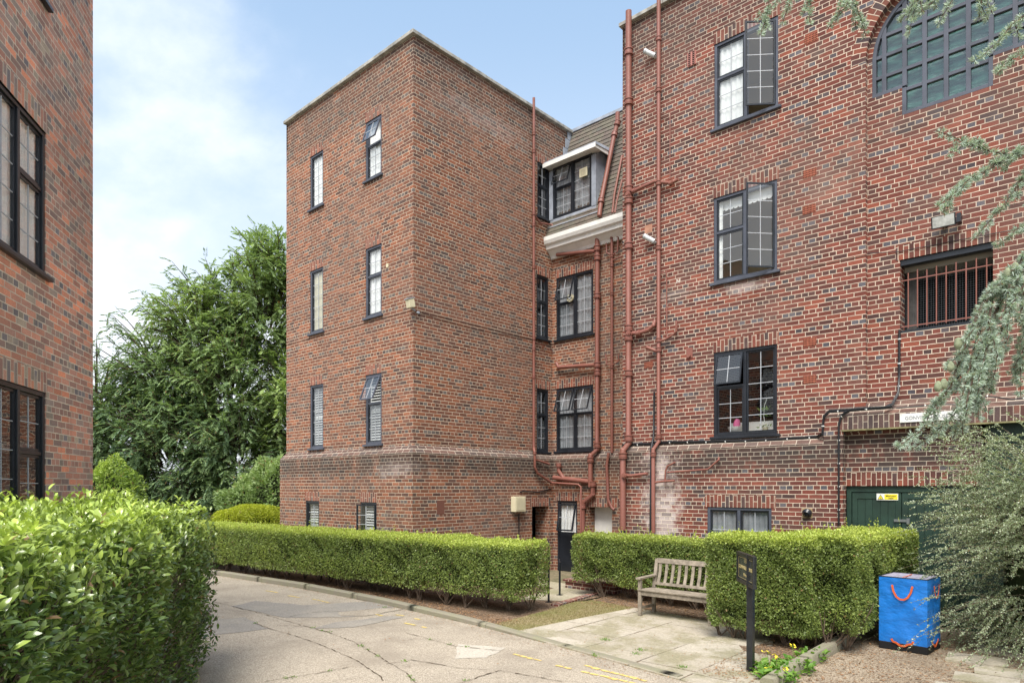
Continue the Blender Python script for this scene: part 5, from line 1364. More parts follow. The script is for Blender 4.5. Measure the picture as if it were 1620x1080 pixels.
    n_ = len(X); Ls = L[0] * .8 + (L[1] * 1.25 - L[0] * .8) * rg.random(n_) ** 1.3; leaf_mesh('foliage', X, D, Nn, Ls, Ls * .62, tone, M[mt], e)
    # dark filler core, coloured as the shade inside the foliage
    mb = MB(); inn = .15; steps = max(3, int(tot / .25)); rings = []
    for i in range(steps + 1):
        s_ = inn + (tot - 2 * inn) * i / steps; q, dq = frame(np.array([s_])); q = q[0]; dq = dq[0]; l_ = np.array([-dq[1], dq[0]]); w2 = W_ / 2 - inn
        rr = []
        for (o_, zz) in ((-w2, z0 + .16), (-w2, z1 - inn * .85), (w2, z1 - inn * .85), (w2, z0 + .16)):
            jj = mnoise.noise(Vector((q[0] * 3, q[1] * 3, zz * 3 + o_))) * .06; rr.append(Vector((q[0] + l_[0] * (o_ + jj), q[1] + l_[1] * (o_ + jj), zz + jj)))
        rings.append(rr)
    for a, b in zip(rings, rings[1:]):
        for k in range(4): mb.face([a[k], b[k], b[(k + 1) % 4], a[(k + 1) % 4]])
    mb.face(rings[0]); mb.face(rings[-1]); mb.build('dark_core', M['shadecore'], e)
    # stems
    mb = MB(); rr_ = random.Random(seed)
    for i in range(stems):
        s_ = tot * (i + .5 + rr_.uniform(-.2, .2)) / stems; q, dq = frame(np.array([s_])); q = q[0]; dq = dq[0]; l_ = np.array([-dq[1], dq[0]])
        o_ = rr_.uniform(-.25, .25) * W_; b0 = Vector((q[0] + l_[0] * o_, q[1] + l_[1] * o_, .0))
        for k in range(rr_.randint(5, 8)):
            sp = rr_.uniform(.08, .34); an = rr_.uniform(0, 6.28); t1 = b0 + Vector((math.cos(an) * sp, math.sin(an) * sp, rr_.uniform(z0 + .05, z0 + .4)))
            md = b0.lerp(t1, .45) + Vector((rr_.uniform(-.04, .04), rr_.uniform(-.04, .04), 0)); s0 = b0 + Vector((rr_.uniform(-.03, .03), rr_.uniform(-.03, .03), 0))
            mb.tube([s0, md, t1], [rr_.uniform(.010, .017), .009, .004], 5, caps=False)
            for _ in range(2):
                t2 = md.lerp(t1, rr_.random()) + Vector((rr_.uniform(-.16, .16), rr_.uniform(-.16, .16), rr_.uniform(-.02, .16))); mb.tube([md, t2], [.005, .002], 4, caps=False)
    mb.build('stems', M['twig'], e, smooth=True, recalc=False)
    return e
GH = 'clipped green hedges round the beds'
hedge('clipped_hedge', [(-9.0, -1.40), (-4.5, -1.12), (3.75, -.52)], 1.0, .27, 1.18, 'long low clipped hedge running behind the drive kerb in front of the tower', GH, 260000, seed=3, stems=34)
hedge('clipped_hedge', [(3.05, 1.93), (7.6, 1.93)], .82, .30, 1.22, 'clipped hedge between the bench and the main wall', GH, 110000, seed=5, stems=12, tone_top=.6)
hedge('clipped_hedge', [(6.78, .22), (8.20, .22)], .95, .20, 1.46, 'tall clipped hedge with a square corner behind the notice post', GH, 95000, seed=7, stems=8, L=(.020, .034))
hedge('clipped_hedge', [(8.22, .05), (8.28, 1.4), (8.42, 2.42)], .92, .26, 1.50, 'shaded clipped hedge running back along the side path to the green doors', GH, 95000, seed=9, stems=11, L=(.020, .034))

# laurel hedge in the left foreground: big glossy leaves
def laurel():
    rg = np.random.default_rng(21)
    e = empty('laurel_hedge', (0, 0, 0), 0, 'broad glossy laurel hedge filling the left foreground', 'hedge')
    a0, a1 = np.array([-3.55, 8.15]), np.array([-1.85, 1.3]); ax_ = a1 - a0; Ln = np.linalg.norm(ax_); ax_ = ax_ / Ln; lt_ = np.array([-ax_[1], ax_[0]]);
    if lt_[0] > 0: lt_ = -lt_             # towards the left building
    zt_, Wd_ = 1.91, 2.1
    def put(n, kind):
        u = rg.random(n) * Ln; v = rg.random(n)
        if kind == 'face': off = np.zeros(n); z = .12 + (zt_ - .12) * v; No = np.tile(np.array([-lt_[0], -lt_[1], .15]), (n, 1))
        elif kind == 'top': off = v * Wd_; z = np.full(n, zt_); No = np.tile(np.array([0, 0, 1.]), (n, 1))
        else: off = v * Wd_; z = .12 + (zt_ - .12) * rg.random(n); u = np.zeros(n); No = np.tile(np.array([-ax_[0], -ax_[1], .1]), (n, 1))
        # rounding between face, end and top
        r = .55
        if kind == 'top':
            k1 = np.clip(1 - off / r, 0, 1); k2 = np.clip(1 - u / r, 0, 1); k = np.maximum(k1, k2); z = z - k ** 2.2 * r * .62
        else:
            k = np.clip(1 - (zt_ - z) / r, 0, 1)
            if kind == 'face': off = off + k ** 2 * r * .62; k2 = np.clip(1 - u / r, 0, 1); off += k2 ** 2 * r * .5
            else: u = u + k ** 2 * r * .62
        xy = a0 + ax_ * u[:, None] + lt_ * off[:, None]
        Pc = np.concatenate([xy, z[:, None]], 1)
        lump = n3(Pc, 2.1, 1.) * .15 + n3(Pc, 5., 3.) * .10; dep = rg.exponential(.12, n); Pc = Pc + No * (lump - dep)[:, None]
        thin = (z < .75) & (kind != 'top') & (rg.random(n) < (.85 - z) * .95)
        D = rg.normal(size=(n, 3)) * .55 + No * .75 + np.array([0, 0, .25]); Nn = rg.normal(size=(n, 3)) * .35 + np.array([0, 0, 1.]) + No * .4
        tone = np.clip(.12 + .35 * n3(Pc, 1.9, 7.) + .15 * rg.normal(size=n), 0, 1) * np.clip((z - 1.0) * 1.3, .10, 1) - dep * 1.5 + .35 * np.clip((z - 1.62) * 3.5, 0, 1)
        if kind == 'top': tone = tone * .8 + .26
        tone = np.clip(tone + (rg.random(n) < .03) * .6, 0, 1)
        k_ = ~thin
        return Pc[k_], D[k_], Nn[k_], tone[k_]
    S = [put(26000, 'face'), put(20000, 'top'), put(7500, 'end')]
    Pc, D, Nn, tone = (np.concatenate([s[i] for s in S]) for i in range(4))
    # upright shoots with a whorl of young leaves
    ns = 420; u = rg.random(ns) * Ln; off = rg.random(ns) * Wd_; xy = a0 + ax_ * u[:, None] + lt_ * off[:, None]; hz = rg.random(ns) ** 2.4 * .24 + .01
    hz *= np.where(off < .3, .4, 1)
    k = 7; an = rg.random((ns, 1)) * 6.28 + np.arange(k) * 2.4; up = np.linspace(.15, 1.1, k)[None, :].repeat(ns, 0)
    Ps = np.stack([xy[:, 0:1] + 0 * an, xy[:, 1:2] + 0 * an, zt_ - .03 + hz[:, None] * up], 2).reshape(-1, 3); Ds = np.stack([np.cos(an), np.sin(an), .3 + up * .8], 2).reshape(-1, 3)
    Pc = np.concatenate([Pc, Ps]); D = np.concatenate([D, Ds]); Nn = np.concatenate([Nn, np.tile([0, 0, 1.], (ns * k, 1)) + rg.normal(size=(ns * k, 3)) * .2]); tone = np.concatenate([tone, np.full(ns * k, .95)])
    w3 = np.array([[EU[0], EV[0]], [EU[1], EV[1]]])        # camera ground axes -> world
    def tow(A): B = A.copy(); B[:, :2] = A[:, :2] @ w3; return B
    Pw = tow(Pc); Pw[:, 0] += CX; Pw[:, 1] += CY
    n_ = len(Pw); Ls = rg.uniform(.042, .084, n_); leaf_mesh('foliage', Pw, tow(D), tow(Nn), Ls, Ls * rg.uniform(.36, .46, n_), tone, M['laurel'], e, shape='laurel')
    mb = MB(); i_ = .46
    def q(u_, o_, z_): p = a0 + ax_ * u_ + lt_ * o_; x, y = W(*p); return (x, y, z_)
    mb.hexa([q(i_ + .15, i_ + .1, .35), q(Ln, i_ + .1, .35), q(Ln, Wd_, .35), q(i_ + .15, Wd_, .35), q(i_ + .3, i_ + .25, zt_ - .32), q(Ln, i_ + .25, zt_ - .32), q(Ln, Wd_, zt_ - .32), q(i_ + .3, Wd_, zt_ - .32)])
    mb.build('dark_core', M['shadecore'], e)  # dark solid painting the shaded gaps of the laurel
    mb = MB(); rr_ = random.Random(4)
    for i in range(950):
        u_ = rr_.uniform(.1, Ln - .1); o_ = rr_.uniform(.10, .5); z_ = rr_.uniform(0, 1.2); s0 = Vector(q(u_, o_ + .12, z_)); s1 = Vector(q(u_ + rr_.uniform(-.12, .12), max(.0, o_ - rr_.uniform(.05, .25)), z_ + rr_.uniform(.25, .5)))
        mb.tube([s0, s0.lerp(s1, .5) + Vector((rr_.uniform(-.02, .02), rr_.uniform(-.02, .02), 0)), s1], [.006, .004, .002], 4, caps=False)
    mb.build('stems', M['twig'], e, smooth=True, recalc=False)
    return e
laurel()

def rounded_bush(name, c, r, n, mt, label, L=(.05, .09), cat='shrub', group=None, tone_f=1., ratio=.5, rough=.12, seed=0, boxy=2.):
    rg = np.random.default_rng(seed + 50); e = empty(name, (c[0], c[1], 0), 0, label, cat, group)
    d_ = unit(rg.normal(size=(n, 3))); d_[:, 2] = np.where(d_[:, 2] < -.5, -d_[:, 2], d_[:, 2])
    sc_ = (np.abs(d_) ** boxy).sum(1) ** (-1 / boxy)
    X = d_ * sc_[:, None] * np.array(r); X *= (1 + n3(d_, 4., seed) * rough - rg.exponential(.06, n))[:, None]; X[:, 2] += c[2]; X[:, 2] = np.maximum(X[:, 2], .05)
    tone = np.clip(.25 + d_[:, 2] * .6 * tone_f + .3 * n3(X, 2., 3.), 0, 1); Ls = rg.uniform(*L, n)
    leaf_mesh('foliage', X, d_ + rg.normal(size=(n, 3)) * .8, d_ + rg.normal(size=(n, 3)) * .6, Ls, Ls * ratio, tone, M[mt], e)
    mb = MB(); mb.blob((0, 0, c[2]), (r[0] * .78, r[1] * .78, r[2] * .78), 14, 9); mb.build('dark_core', M['shadecore'], e, smooth=True)  # dark solid painted as the bush's inner shade
    mb = MB()
    for k in range(6): an = k * 1.05; mb.tube([(.05 * math.cos(an), .05 * math.sin(an), 0), (r[0] * .4 * math.cos(an), r[1] * .4 * math.sin(an), c[2])], [.03, .012], 6)
    mb.build('stems', M['twig'], e)
    return e
def atg(px, t): x, y = W((px - 810) / F * t, t); return x, y
x, y = atg(402, 20.5); rounded_bush('golden_hedge', (x, y, .80), (.82, .9, .80), 26000, 'golden', 'rounded golden clipped bush at the far end beside the tower', (.035, .06), 'shrub', 'golden clipped bushes', seed=1, rough=.03, boxy=3.2)
x, y = atg(366, 19.0); rounded_bush('golden_hedge', (x, y, .76), (.50, .6, .76), 16000, 'golden', 'smaller golden clipped bush, left of its larger twin', (.035, .06), 'shrub', 'golden clipped bushes', seed=2, rough=.03, boxy=2.6)
x, y = atg(405, 23.5); rounded_bush('leafy_shrub', (x, y, 1.2), (1.2, 1.2, 1.25), 9000, 'bushl', 'loose pale green shrub between the dark yew and the tower', (.08, .15), 'shrub', None, seed=3, rough=.35)
x, y = atg(443, 23.); rounded_bush('leafy_shrub', (x, y, 1.6), (1.0, 1.0, 1.5), 8000, 'bushl', 'taller pale green shrub close against the tower edge', (.08, .15), 'shrub', None, seed=8, rough=.35)
x, y = atg(158, 21.); rounded_bush('dense_bush', (x, y, 1.45), (1.2, 1.1, 1.45), 12000, 'bushd', 'bright green dense bush seen past the edge of the left building', (.06, .12), 'shrub', None, seed=4, rough=.55)

# ------------------------------------------------------------------ trees
def spray_tree(name, base, boughs, mt, label, blades, trunk_r, L, rg, droop=.25, trunk_h=5., tone_b=.2, cat='tree', nT=9, nB=9):
    """boughs: list of (start, end) in world space; twigs with flat sprays grow along the outer part of each"""
    e = empty(name, (0, 0, 0), 0, label, cat)
    mb = MB(); mb.tube([(base[0], base[1], 0), (base[0] + .1, base[1], trunk_h * .5), (base[0], base[1] + .1, trunk_h)], [trunk_r, trunk_r * .75, trunk_r * .4], 12)
    Pl, Dl, Nl, Tl = [], [], [], []
    for (s, t_, tn) in boughs:
        s = Vector(s); t_ = Vector(t_); md = s.lerp(t_, .5) + Vector((0, 0, .12 * (t_ - s).length)); mb.tube([s, md, t_], [.045, .028, .006], 4, caps=False)
        ax_ = (t_ - md); ln_ = ax_.length
        for i in range(nT):
            f = (i + rg.random()) / nT; f2 = -.55 + 1.55 * f; p = md + (t_ - md) * f2 if f2 > 0 else md + (s - md) * (-f2)
            dirv = ax_.normalized() * .75 + Vector(rg.normal(size=3)) * .55; dirv.z -= droop; dirv.normalize(); tl = (.75 - .45 * f) * L * rg.uniform(.7, 1.2)
            sidev = dirv.cross(Vector((0, 0, 1))); sidev.normalize()
            for j in range(nB):
                g = (j + .5) / nB; q = p + dirv * tl * g - Vector((0, 0, droop * tl * g * g * .6)); sg = 1 if j % 2 else -1
                Pl.append(q); dl = dirv * .8 + sidev * sg * (1.0 - g * .6); Dl.append((dl.x, dl.y, dl.z - .2)); Nl.append((rg.normal() * .35, rg.normal() * .35, 1)); Tl.append(tn + rg.normal() * .08 + .15 * g)
    n_ = len(Pl); P_ = np.array([tuple(p) for p in Pl]); Ls = rg.uniform(*blades, n_)
    leaf_mesh('crown', P_, np.array(Dl), np.array(Nl), Ls, Ls * .38, np.clip(np.array(Tl), 0, 1), M[mt], e)
    mb.build('trunk', M['bark'], e, smooth=True, recalc=False)
    return e
rg = np.random.default_rng(5)
YT = 27.0
def lob(X, Z, rx, rz, n, tn, dy=0., ext=1.0): return (X, Z, rx, rz, n, tn, dy, ext)
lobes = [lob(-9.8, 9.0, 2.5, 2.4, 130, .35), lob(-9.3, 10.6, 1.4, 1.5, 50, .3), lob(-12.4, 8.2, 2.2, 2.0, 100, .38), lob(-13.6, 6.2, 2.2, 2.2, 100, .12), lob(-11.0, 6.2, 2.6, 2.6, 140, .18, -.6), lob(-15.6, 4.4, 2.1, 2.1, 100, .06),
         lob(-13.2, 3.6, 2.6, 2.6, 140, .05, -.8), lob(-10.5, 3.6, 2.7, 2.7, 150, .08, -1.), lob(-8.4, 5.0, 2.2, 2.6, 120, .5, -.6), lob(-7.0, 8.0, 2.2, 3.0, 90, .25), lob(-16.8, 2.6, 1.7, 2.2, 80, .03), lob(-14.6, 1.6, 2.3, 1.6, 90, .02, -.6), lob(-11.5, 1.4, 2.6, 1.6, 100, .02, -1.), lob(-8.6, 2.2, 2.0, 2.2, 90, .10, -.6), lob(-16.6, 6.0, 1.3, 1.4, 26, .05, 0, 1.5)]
bo_ = []
for (X, Z, rx, rz, n, tn, dy, ext) in lobes:
    for i in range(n):
        d_ = rg.normal(size=3); d_ /= np.linalg.norm(d_); d_[1] = -abs(d_[1]) if rg.random() < .7 else d_[1]; 
        k = rg.uniform(.78, 1.08) * (1.22 if rg.random() < .10 else 1) * ext
        ex, ez = X + d_[0] * rx * k, Z + d_[2] * rz * k + .25; ey = YT + dy + d_[1] * 2.2 * k; sx_, sz_ = X + d_[0] * rx * .25, Z + d_[2] * rz * .25 - .5; sy = YT + dy + d_[1] * .5
        if ez < .3: continue
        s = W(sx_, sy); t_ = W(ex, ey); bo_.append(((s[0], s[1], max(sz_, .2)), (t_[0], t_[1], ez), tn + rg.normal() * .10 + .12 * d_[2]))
# long feathery boughs reaching out at the left against the sky
for (X0, Z0, X1, Z1) in ((-13.5, 4.6, -16.9, 8.0), (-13.5, 5.2, -15.6, 8.9), (-14, 3.8, -17.0, 6.2), (-13, 6.8, -14.6, 10.0), (-12, 8.6, -13.3, 10.9), (-11.6, 8.8, -12.2, 11.2), (-10, 9.6, -10.3, 12.2), (-9.6, 10, -9.5, 12.3), (-9, 9.8, -8.9, 12.0), (-13.8, 6.0, -16.0, 9.4), (-11, 9, -11.3, 11.2), (-14.5, 4, -17.6, 7.1)):
    for k in range(3):
        s = W(X0, YT); t_ = W(X1 + rg.normal() * .15, YT - .4 + rg.normal() * .3); bo_.append(((s[0], s[1], Z0 + k * .1), (t_[0], t_[1], Z1 - k * .35), .08))
bx_, by_ = W(-12.4, YT + .3)
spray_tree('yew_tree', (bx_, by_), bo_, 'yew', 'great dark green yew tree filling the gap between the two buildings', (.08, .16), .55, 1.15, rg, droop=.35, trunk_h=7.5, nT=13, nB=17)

# blue cedar: trunk stands outside the frame on the right, boughs hang into it
def cedar():
    rg = np.random.default_rng(33); e = empty('cedar_tree', (0, 0, 0), 0, 'blue green cedar whose drooping needled branches hang in from the right', 'tree')
    T0 = Vector((*W(5.6, 2.6), 0)); mb = MB(); mb.tube([T0, T0 + Vector((.1, 0, 3)), T0 + Vector((0, .1, 7)), T0 + Vector((.1, .1, 11))], [.32, .27, .20, .10], 14)
    Pl, Dl, Nl, Tl = [], [], [], []
    cone_pts = []
    def branch(px, dep, r0=.012, sub=True, dens=1.0, nr=.024, tone=.1):
        P = [at(a, b, dep + (dd[0] if dd else 0)) for (a, b, *dd) in px]
        Q = []
        for a, b in zip(P, P[1:]):
            n = max(2, int((b - a).length / .03))
            for i in range(n): Q.append(a.lerp(b, i / n))
        Q.append(P[-1]); N_ = len(Q)
        for i in range(1, N_ - 1): Q[i] = Q[i] * .5 + (Q[i - 1] + Q[i + 1]) * .25 + Vector(rg.normal(size=3)) * .002
        mb.tube(Q, [max(.0018, r0 * (1 - i / N_) ** .8) for i in range(N_)], 5, caps=False)
        tuft(Q, dens, nr, tone)
        if sub:
            for i in range(2, N_ - 2):
                if rg.random() < .16 * dens:
                    a = Q[i]; ax_ = (Q[i + 1] - Q[i - 1]).normalized(); v = ax_ * .8 + Vector(rg.normal(size=3)) * .45; v.z -= .25; v.normalize(); l_ = rg.uniform(.05, .13); mm = [a + v * l_ * k / 5 - Vector((0, 0, .02 * (k / 5) ** 2)) for k in range(6)]
                    mb.tube(mm, .0022, 4, caps=False); tuft(mm, dens, nr * .9, tone)
        return Q
    def tuft(Q, dens, nr, tone):
        for a, b in zip(Q, Q[1:]):
            n = max(1, int((b - a).length / .008 * dens)); ax_ = (b - a).normalized()
            for k in range(n):
                c = a.lerp(b, rg.random()); u_ = Vector(rg.normal(size=3)); u_ = (u_ - ax_ * u_.dot(ax_)).normalized(); c2 = c + u_ * .005
                for _ in range(15):
                    v = u_ * 1.0 + Vector(rg.normal(size=3)) * .62 + ax_ * .25; v.normalize(); Pl.append(c2); Dl.append(v); Nl.append(rg.normal(size=3)); Tl.append(tone + rg.normal() * .1)
    D0 = 3.1
    hub = Vector((*W(4.6, 2.9), 4.6))
    # limbs from the trunk to where the branches enter the picture
    def limb(px, py, dep, r=.03):
        en = at(px, py, dep); st_ = T0 + Vector((0, 0, min(9, en.z + 1.2))); md = st_.lerp(en, .55) + Vector((0, 0, .35)); N_ = 26
        Q = [st_ * (1 - k / N_) ** 2 + md * 2 * (k / N_) * (1 - k / N_) + en * (k / N_) ** 2 + Vector(rg.normal(size=3)) * .012 * (0 < k < N_) for k in range(N_ + 1)]
        mb.tube(Q, [r * (2.0 - 1.5 * k / N_) for k in range(N_ + 1)], 8)
        for k in range(5, N_):
            for _ in range(3 if k < N_ - 3 else 1):
                v = Vector(rg.normal(size=3)) * .7 + (en - st_).normalized() * .5; v.z -= .5; v.normalize(); l_ = rg.uniform(.15, .5) if k < N_ - 6 else .09; a = Q[k]
                mm = [a + v * l_ * j / 6 - Vector((0, 0, .10 * l_ * (j / 6) ** 2)) for j in range(7)]; mb.tube(mm, .003, 4, caps=False); tuft(mm, .55, .02, .1)
    limb(1660, 235, D0, .022); limb(1700, 330, D0 + .1, .03); limb(1680, 10, D0 + .3, .025); limb(1560, -90, D0 + .4, .025); limb(1400, -120, D0 + .6, .02); limb(1240, -130, D0 + .7, .016); limb(1690, 430, D0, .02)
    branch([(1660, 235), (1625, 240), (1599, 248), (1562, 237), (1518, 222), (1481, 207)], D0, .010, dens=.8); branch([(1599, 248), (1577, 259), (1550, 277), (1525, 296), (1500, 314), (1479, 330)], D0, .008)
    branch([(1562, 237), (1548, 222), (1540, 218)], D0, .004); branch([(1530, 228), (1512, 238), (1500, 243)], D0, .004); branch([(1562, 268), (1530, 285), (1505, 310), (1492, 335)], D0 - .05, .005); branch([(1585, 252), (1575, 262), (1570, 250)], D0, .005, dens=1.3)
    branch([(1700, 215), (1640, 250), (1612, 290), (1600, 312), (1581, 333), (1560, 355), (1544, 378)], D0 + .05, .010); branch([(1690, 225), (1640, 225), (1612, 236), (1600, 250)], D0, .008, dens=1.4)
    branch([(1700, 330), (1640, 345), (1605, 365), (1590, 380), (1573, 390)], D0 + .1, .008)
    branch([(1680, 10), (1620, 22), (1600, 40), (1581, 63), (1560, 84), (1537, 99)], D0 + .3, .008); branch([(1680, 40), (1620, 78), (1600, 95), (1577, 118)], D0 + .3, .006); branch([(1606, 35), (1610, 50), (1612, 60)], D0 + .3, .004)
    for P_ in ([(1560, -90), (1500, -40), (1451, 0), (1445, 25), (1438, 55)], [(1480, -30), (1448, 0), (1440, 12), (1436, 30)], [(1560, -90), (1520, -20), (1507, 0), (1495, 20), (1484, 38)], [(1560, -90), (1556, -20), (1552, 0), (1556, 16), (1563, 32)], [(1500, -40), (1480, 0), (1470, 8), (1455, 20)], [(1470, -30), (1478, 0), (1482, 12)]): branch(P_, D0 + .4, .006, dens=.9)
    for P_ in ([(1400, -120), (1360, -40), (1349, 0), (1358, 25), (1370, 58)], [(1380, -60), (1340, -15), (1330, 12), (1322, 36)], [(1360, -40), (1345, 0), (1338, 10), (1330, 22)]): branch(P_, D0 + .6, .005, dens=.8)
    for P_ in ([(1240, -130), (1222, -40), (1216, 0), (1213, 48)], [(1260, -60), (1240, -10), (1212, 20), (1196, 28)], [(1300, -70), (1285, -20), (1276, 10), (1272, 22)], [(1290, -60), (1262, -8), (1250, 4), (1242, 8)]): branch(P_, D0 + .7, .004, dens=.8)
    # hanging mass on the right
    branch([(1690, 330), (1650, 375), (1615, 415), (1580, 450), (1557, 477), (1540, 515), (1533, 537), (1523, 553), (1513, 580), (1507, 610), (1493, 627), (1477, 643), (1460, 677), (1417, 710)], D0, .012, dens=1.2)
    branch([(1640, 395), (1605, 440), (1580, 480), (1567, 520), (1560, 567), (1547, 613), (1527, 640), (1510, 657), (1483, 680), (1443, 711)], D0 + .05, .010, dens=1.2)
    for P_ in ([(1620, 400), (1610, 440), (1600, 490), (1593, 540), (1583, 572)], [(1600, 420), (1585, 460), (1570, 500), (1567, 540), (1569, 585), (1567, 622)], [(1590, 430), (1562, 465), (1545, 500), (1538, 530)], [(1560, 480), (1548, 520), (1538, 552), (1530, 590), (1522, 630), (1512, 650)],
               [(1640, 440), (1622, 490), (1617, 547), (1606, 575), (1597, 593)], [(1660, 470), (1632, 500), (1620, 540), (1616, 590), (1617, 625)], [(1650, 420), (1625, 440), (1605, 470), (1595, 505), (1592, 530)], [(1550, 560), (1543, 600), (1530, 640), (1522, 660), (1510, 690)], [(1560, 600), (1550, 640), (1547, 664)],
               [(1540, 590), (1535, 625), (1527, 668)], [(1575, 520), (1556, 560), (1548, 610), (1540, 645)], [(1575, 480), (1560, 540), (1553, 590), (1545, 630)], [(1598, 450), (1586, 500), (1578, 560), (1572, 600)], [(1660, 400), (1622, 425), (1590, 440), (1565, 465)], [(1655, 430), (1618, 450), (1598, 455)],
               [(1536, 530), (1525, 570), (1520, 600), (1512, 625)], [(1523, 560), (1518, 590), (1500, 620), (1488, 640)], [(1550, 540), (1545, 575), (1530, 610), (1525, 650)], [(1630, 430), (1606, 424), (1600, 428)], [(1600, 440), (1580, 455), (1562, 478), (1545, 492)], [(1660, 450), (1640, 470), (1622, 480), (1608, 510)], [(1565, 500), (1558, 530), (1550, 560), (1536, 580)]): branch([(a + rg.normal() * 2, b) for a, b in P_], D0 + rg.uniform(-.12, .12), .006, dens=1.1, tone=.08)
    n_ = len(Pl); Ls = rg.uniform(.019, .031, n_); leaf_mesh('needles', np.array([tuple(p) for p in Pl]), np.array([tuple(p) for p in Dl]), np.array([tuple(p) for p in Nl]), Ls, np.full(n_, .0036), np.clip(np.array(Tl), 0, 1), M['cedar'], e)
    mb.build('trunk', M['bark'], e, smooth=True, recalc=False)
    for (px, py, s_) in ((1516, 543, 1.0), (1504, 580, .85), (1484, 611, .9), (1493, 607, .9), (1606, 424, .95), (1594, 432, .85)):
        cm_ = MB(); cm_.blob(at(px, py, D0 - .06), (.0175 * s_, .0175 * s_, .028 * s_), 12, 9, fn=lambda q: q * (1 + .05 * math.sin(q.z * 900)))
        cm_.build('cone', M['cone'], e, smooth=True)
    return e
cedar()

# arching cotoneaster at the right
def cotoneaster():
    rg = np.random.default_rng(44); c = Vector((10.50, 1.65, 0)); e = empty('cotoneaster_shrub', c, 0, 'big arching shrub of tiny leaves spilling over the path at the right edge', 'shrub')
    mb = MB(); P_, D_, T_ = [], [], []
    cam_right = Vector((EU[0], EV[0], 0)); cam_fwd = Vector((EU[1], EV[1], 0))
    for i in range(980):
        an = rg.uniform(0, 2 * math.pi); hz = rg.uniform(.25, 2.45) if i % 3 else rg.uniform(1.7, 3.25)
        dirh = Vector((math.cos(an), math.sin(an), 0)); r0 = rg.uniform(.0, .55)
        if dirh.y > .7: continue
        st_ = Vector((dirh.x * r0, dirh.y * r0, hz * .78)); reach = rg.uniform(.45, 1.10) * (1.0 if rg.random() > .10 else 1.35); dr_ = rg.uniform(.1, .75) * (1.2 if hz < 1.2 else .9)
        lf_ = dirh.dot(-cam_right)
        if lf_ > .3: reach *= 1.18
        en = st_ + dirh * reach + Vector((rg.normal() * .1, rg.normal() * .1, hz * .22 + .05 - dr_)); md = st_.lerp(en, .5) + Vector((0, 0, .16 + dr_ * .22))
        en.z = max(en.z, .03 - 0)
        Q = []
        for k in range(15):
            t_ = k / 14; Q.append(st_ * (1 - t_) ** 2 + md * 2 * t_ * (1 - t_) + en * t_ ** 2)
        mb.tube(Q[::2], [.004, .0035, .003, .0028, .0025, .002, .0016, .001], 4, caps=False)
        def dec(Q, n):
            for k in range(n):
                f = rg.random() * (len(Q) - 1.001); a = Q[int(f)].lerp(Q[int(f) + 1], f % 1); ax_ = (Q[int(f) + 1] - Q[int(f)]).normalized(); v = ax_ * .5 + Vector(rg.normal(size=3)) * .8; P_.append(a); D_.append(tuple(v)); T_.append(.05 + .18 * rg.random() + .42 * (rg.random() < .14))
        dec(Q, 120)
        for _ in range(3):
            f = rg.integers(3, 12); a = Q[f]; ax_ = (Q[f + 1] - Q[f]).normalized(); v = ax_ + Vector(rg.normal(size=3)) * .35; v.z -= .2; v.normalize(); l_ = rg.uniform(.10, .30); q2 = [a + v * l_ * k / 4 - Vector((0, 0, .05 * (k / 4) ** 2)) for k in range(5)]; dec(q2, 28)
            mb.tube(q2, .0015, 3, caps=False)
    n_ = len(P_); Ls = rg.uniform(.018, .030, n_); leaf_mesh('foliage', np.array([tuple(p) for p in P_]), np.array(D_), rg.normal(size=(n_, 3)) + [0, 0, .8], Ls, Ls * .55, np.array(T_), M['coto'], e)
    for k in range(10): a = k * .63; mb.tube([(.08 * math.cos(a), .08 * math.sin(a), 0), (.3 * math.cos(a), .3 * math.sin(a), 1.), (.4 * math.cos(a), .4 * math.sin(a), 1.9)], [.022, .014, .006], 6)
    mb.build('stems', M['twig'], e, smooth=True, recalc=False)
    cm_ = MB(); cm_.blob((.15, .15, 1.05), (.70, .6, 1.20), 12, 9); cm_.build('dark_core', M['shadecore'], e, smooth=True)  # dark solid painted as shade behind the sprays
cotoneaster()

# primroses in the front bed
def primrose(name, c, r, n, label, flowers, seed):
    rg = np.random.default_rng(seed); e = empty(name, (c.x, c.y, .02), 0, label, 'flowers', 'yellow flowered plants by the kerb')
    th = rg.random(n) * 6.28; rr = np.sqrt(rg.random(n)) * r; X = np.stack([np.cos(th) * rr, np.sin(th) * rr, rg.random(n) * .10], 1); a = rg.random(n) * 6.28
    D = np.stack([np.cos(a), np.sin(a), .15 + rg.random(n) * .9], 1); Ls = rg.uniform(.05, .10, n)
    leaf_mesh('leaves', X, D, np.tile([0, 0, 1.], (n, 1)) + rg.normal(size=(n, 3)) * .3, Ls, Ls * .45, rg.random(n) * .7, M['primrose'], e, shape='laurel')
    mb = MB(); sm = MB()
    for (fx, fy, fz) in flowers:
        sm.tube([(fx * .5, fy * .5, 0), (fx, fy, fz)], .003, 5)
        for _ in range(7):
            o = Vector((fx + rg.normal() * .022, fy + rg.normal() * .022, fz + rg.normal() * .012)); nn = Vector(rg.normal(size=3) * .5 + [0, 0, 1]); nn.normalize(); t1 = nn.orthogonal().normalized(); t2 = nn.cross(t1); mb.face([o + (t1 * math.cos(k * 1.047) + t2 * math.sin(k * 1.047)) * (.014 if k % 2 else .018) for k in range(6)])
    mb.build('flower', M['petal'], e, recalc=False); sm.build('stem', M['primrose'], e)
primrose('flowering_plant', gnd(1222, 1068), .24, 240, 'yellow primroses in the bed right beside the notice post', [(-.1, .1, .22), (.05, .0, .2), (-.02, .18, .17)], 1)
primrose('flowering_plant', gnd(1262, 1062), .20, 170, 'leafy primrose clump closest to the kerb end', [(-.10, .1, .26)], 2)
primrose('flowering_plant', gnd(1285, 1046), .17, 120, 'leafy primrose clump between kerb and hedge stems', [], 3)
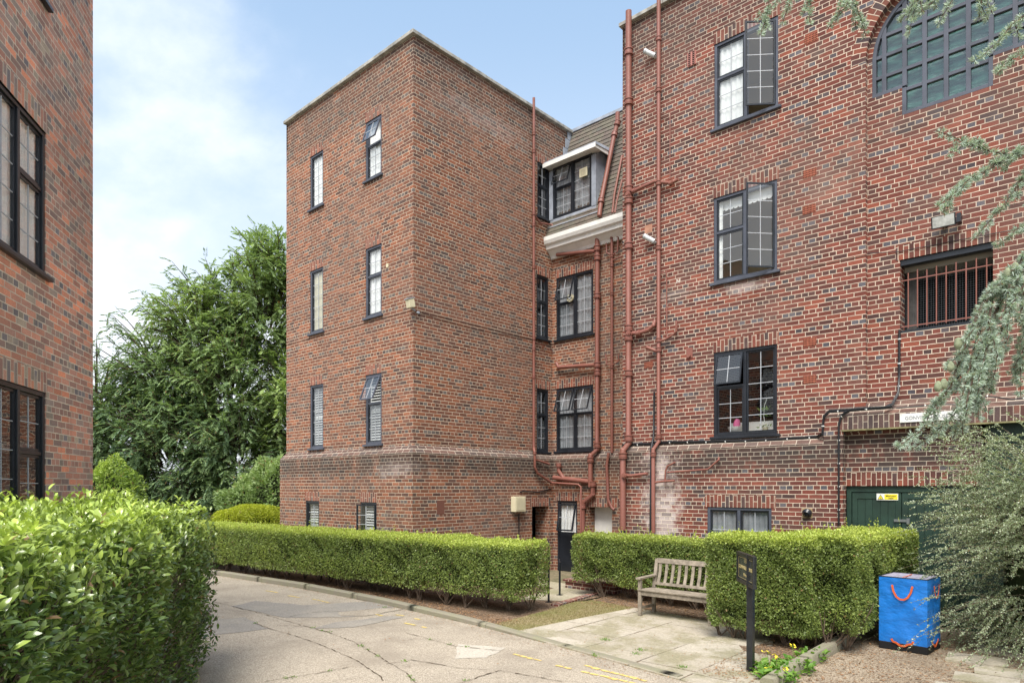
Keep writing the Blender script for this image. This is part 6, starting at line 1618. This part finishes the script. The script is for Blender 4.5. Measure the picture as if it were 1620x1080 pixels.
primrose('flowering_plant', gnd(1232, 1078), .20, 150, 'primrose clump in front, at the foot of the picture', [(.04, .05, .12), (-.1, .0, .12)], 4)

# ground litter and weeds
rg = np.random.default_rng(77)
def litter(name, polyf, n, L, mt, kind='stuff', label=None, z=.012):
    P = np.array([polyf() for _ in range(n)]); P = np.concatenate([P, np.full((n, 1), z) + rg.random((n, 1)) * .012], 1); D = rg.normal(size=(n, 3)); D[:, 2] *= .15; Ls = rg.uniform(*L, n)
    o = leaf_mesh(name, P, D, np.tile([0, 0, 1.], (n, 1)) + rg.normal(size=(n, 3)) * .25, Ls, Ls * rg.uniform(.3, .6, n), rg.random(n), mt, None)
    return tag(o, label, name.replace('_', ' '), kind=kind)
M['litter'] = leaf_mat('fallen leaf', (.20, .11, .06), (.42, .27, .15), (.30, .16, .08), trans=.1)
M['moss'] = M['moss']
def rp(x0, x1, y0, y1): return lambda: (random.uniform(x0, x1), random.uniform(y0, y1))
kx = [k[0] for k in kp]; ky = [k[1] for k in kp]
litter('fallen_leaves', lambda: (lambda x: (x, np.interp(x, kx, ky) + random.uniform(.14, .7)))(random.uniform(-8, 4)), 5200, (.02, .05), M['litter'], label='brown fallen leaves under the hedges', z=.022)
litter('fallen_leaves', rp(3.7, 7.9, .9, 2.5), 3600, (.02, .05), M['litter'], label='brown fallen leaves behind the bench', z=.02)
litter('fallen_leaves', rp(7.5, 8.3, -2.0, .6), 1500, (.015, .04), M['litter'], label='brown litter in the flower bed', z=.03)
litter('fallen_leaves', rp(4.8, 7.6, -1.9, .6), 420, (.012, .03), M['litter'], label='scattered leaves on the flagstones', z=.028)
litter('fallen_leaves', lambda: (lambda x: (x, np.interp(x, kx, ky) - abs(random.gauss(0, .16)) - .01))(random.uniform(-8, 8)), 1400, (.012, .035), M['litter'], label='leaf litter gathered along the drive kerb', z=.006)
litter('fallen_leaves', rp(-6, 9, -6.5, -2), 260, (.015, .04), M['litter'], label='stray leaves on the drive', z=.006)
litter('pine_needles', rp(8.4, 11.5, -2.6, 2.6), 5200, (.02, .05), M['litter'], label='dry needles strewn over the side path', z=.010)
M['grassm'] = leaf_mat('moss and grass', (.20, .165, .07), (.33, .27, .12), (.19, .21, .06), trans=.2)
def mosspt():
    while True:
        p = (random.uniform(3.55, 4.75), random.uniform(-1.85, 1.3))
        if inpoly(p[0], p[1], [(3.9, -1.80), (4.55, -1.88), (4.52, -1.10), (4.71, 1.16), (3.72, 1.3), (3.55, .9), (3.75, -.2)]): return p
P = np.array([mosspt() for _ in range(9000)]); P = np.concatenate([P, np.full((9000, 1), .016)], 1); D = rg.normal(size=(9000, 3)) * .7 + [0, 0, .8]
o = leaf_mesh('grass', P, D, rg.normal(size=(9000, 3)), rg.uniform(.012, .03, 9000), np.full(9000, .006), np.clip(.4 + n3(P, 3.) * .5, 0, 1), M['grassm'], None); tag(o, 'short yellowing mossy grass beside the flagstones', 'grass', kind='stuff')
# little weeds growing in the cracks
cp = [c for c in cpts if random.random() < .10 and mnoise.noise(c * 1.1) > .05]; n_ = len(cp) * 14
P = np.array([(c.x + random.gauss(0, .02), c.y + random.gauss(0, .02), .008) for c in cp for _ in range(14)]) if cp else np.zeros((0, 3))
wd2 = [gnd(*p) for p in ((944, 1038), (1080, 1058), (1015, 1030), (958, 1014), (1006, 1036))]
P = np.concatenate([P] + [np.array([(g_.x + random.gauss(0, .035), g_.y + random.gauss(0, .035), .02) for _ in range(60)]) for g_ in wd2]); n_ = len(P)
o = leaf_mesh('weeds', P, rg.normal(size=(n_, 3)) * .7 + [0, 0, .7], rg.normal(size=(n_, 3)), rg.uniform(.012, .035, n_), np.full(n_, .010), rg.random(n_) * .7, M['primrose'], None); tag(o, 'tiny green weeds in the cracks of the drive', 'weeds', kind='stuff')
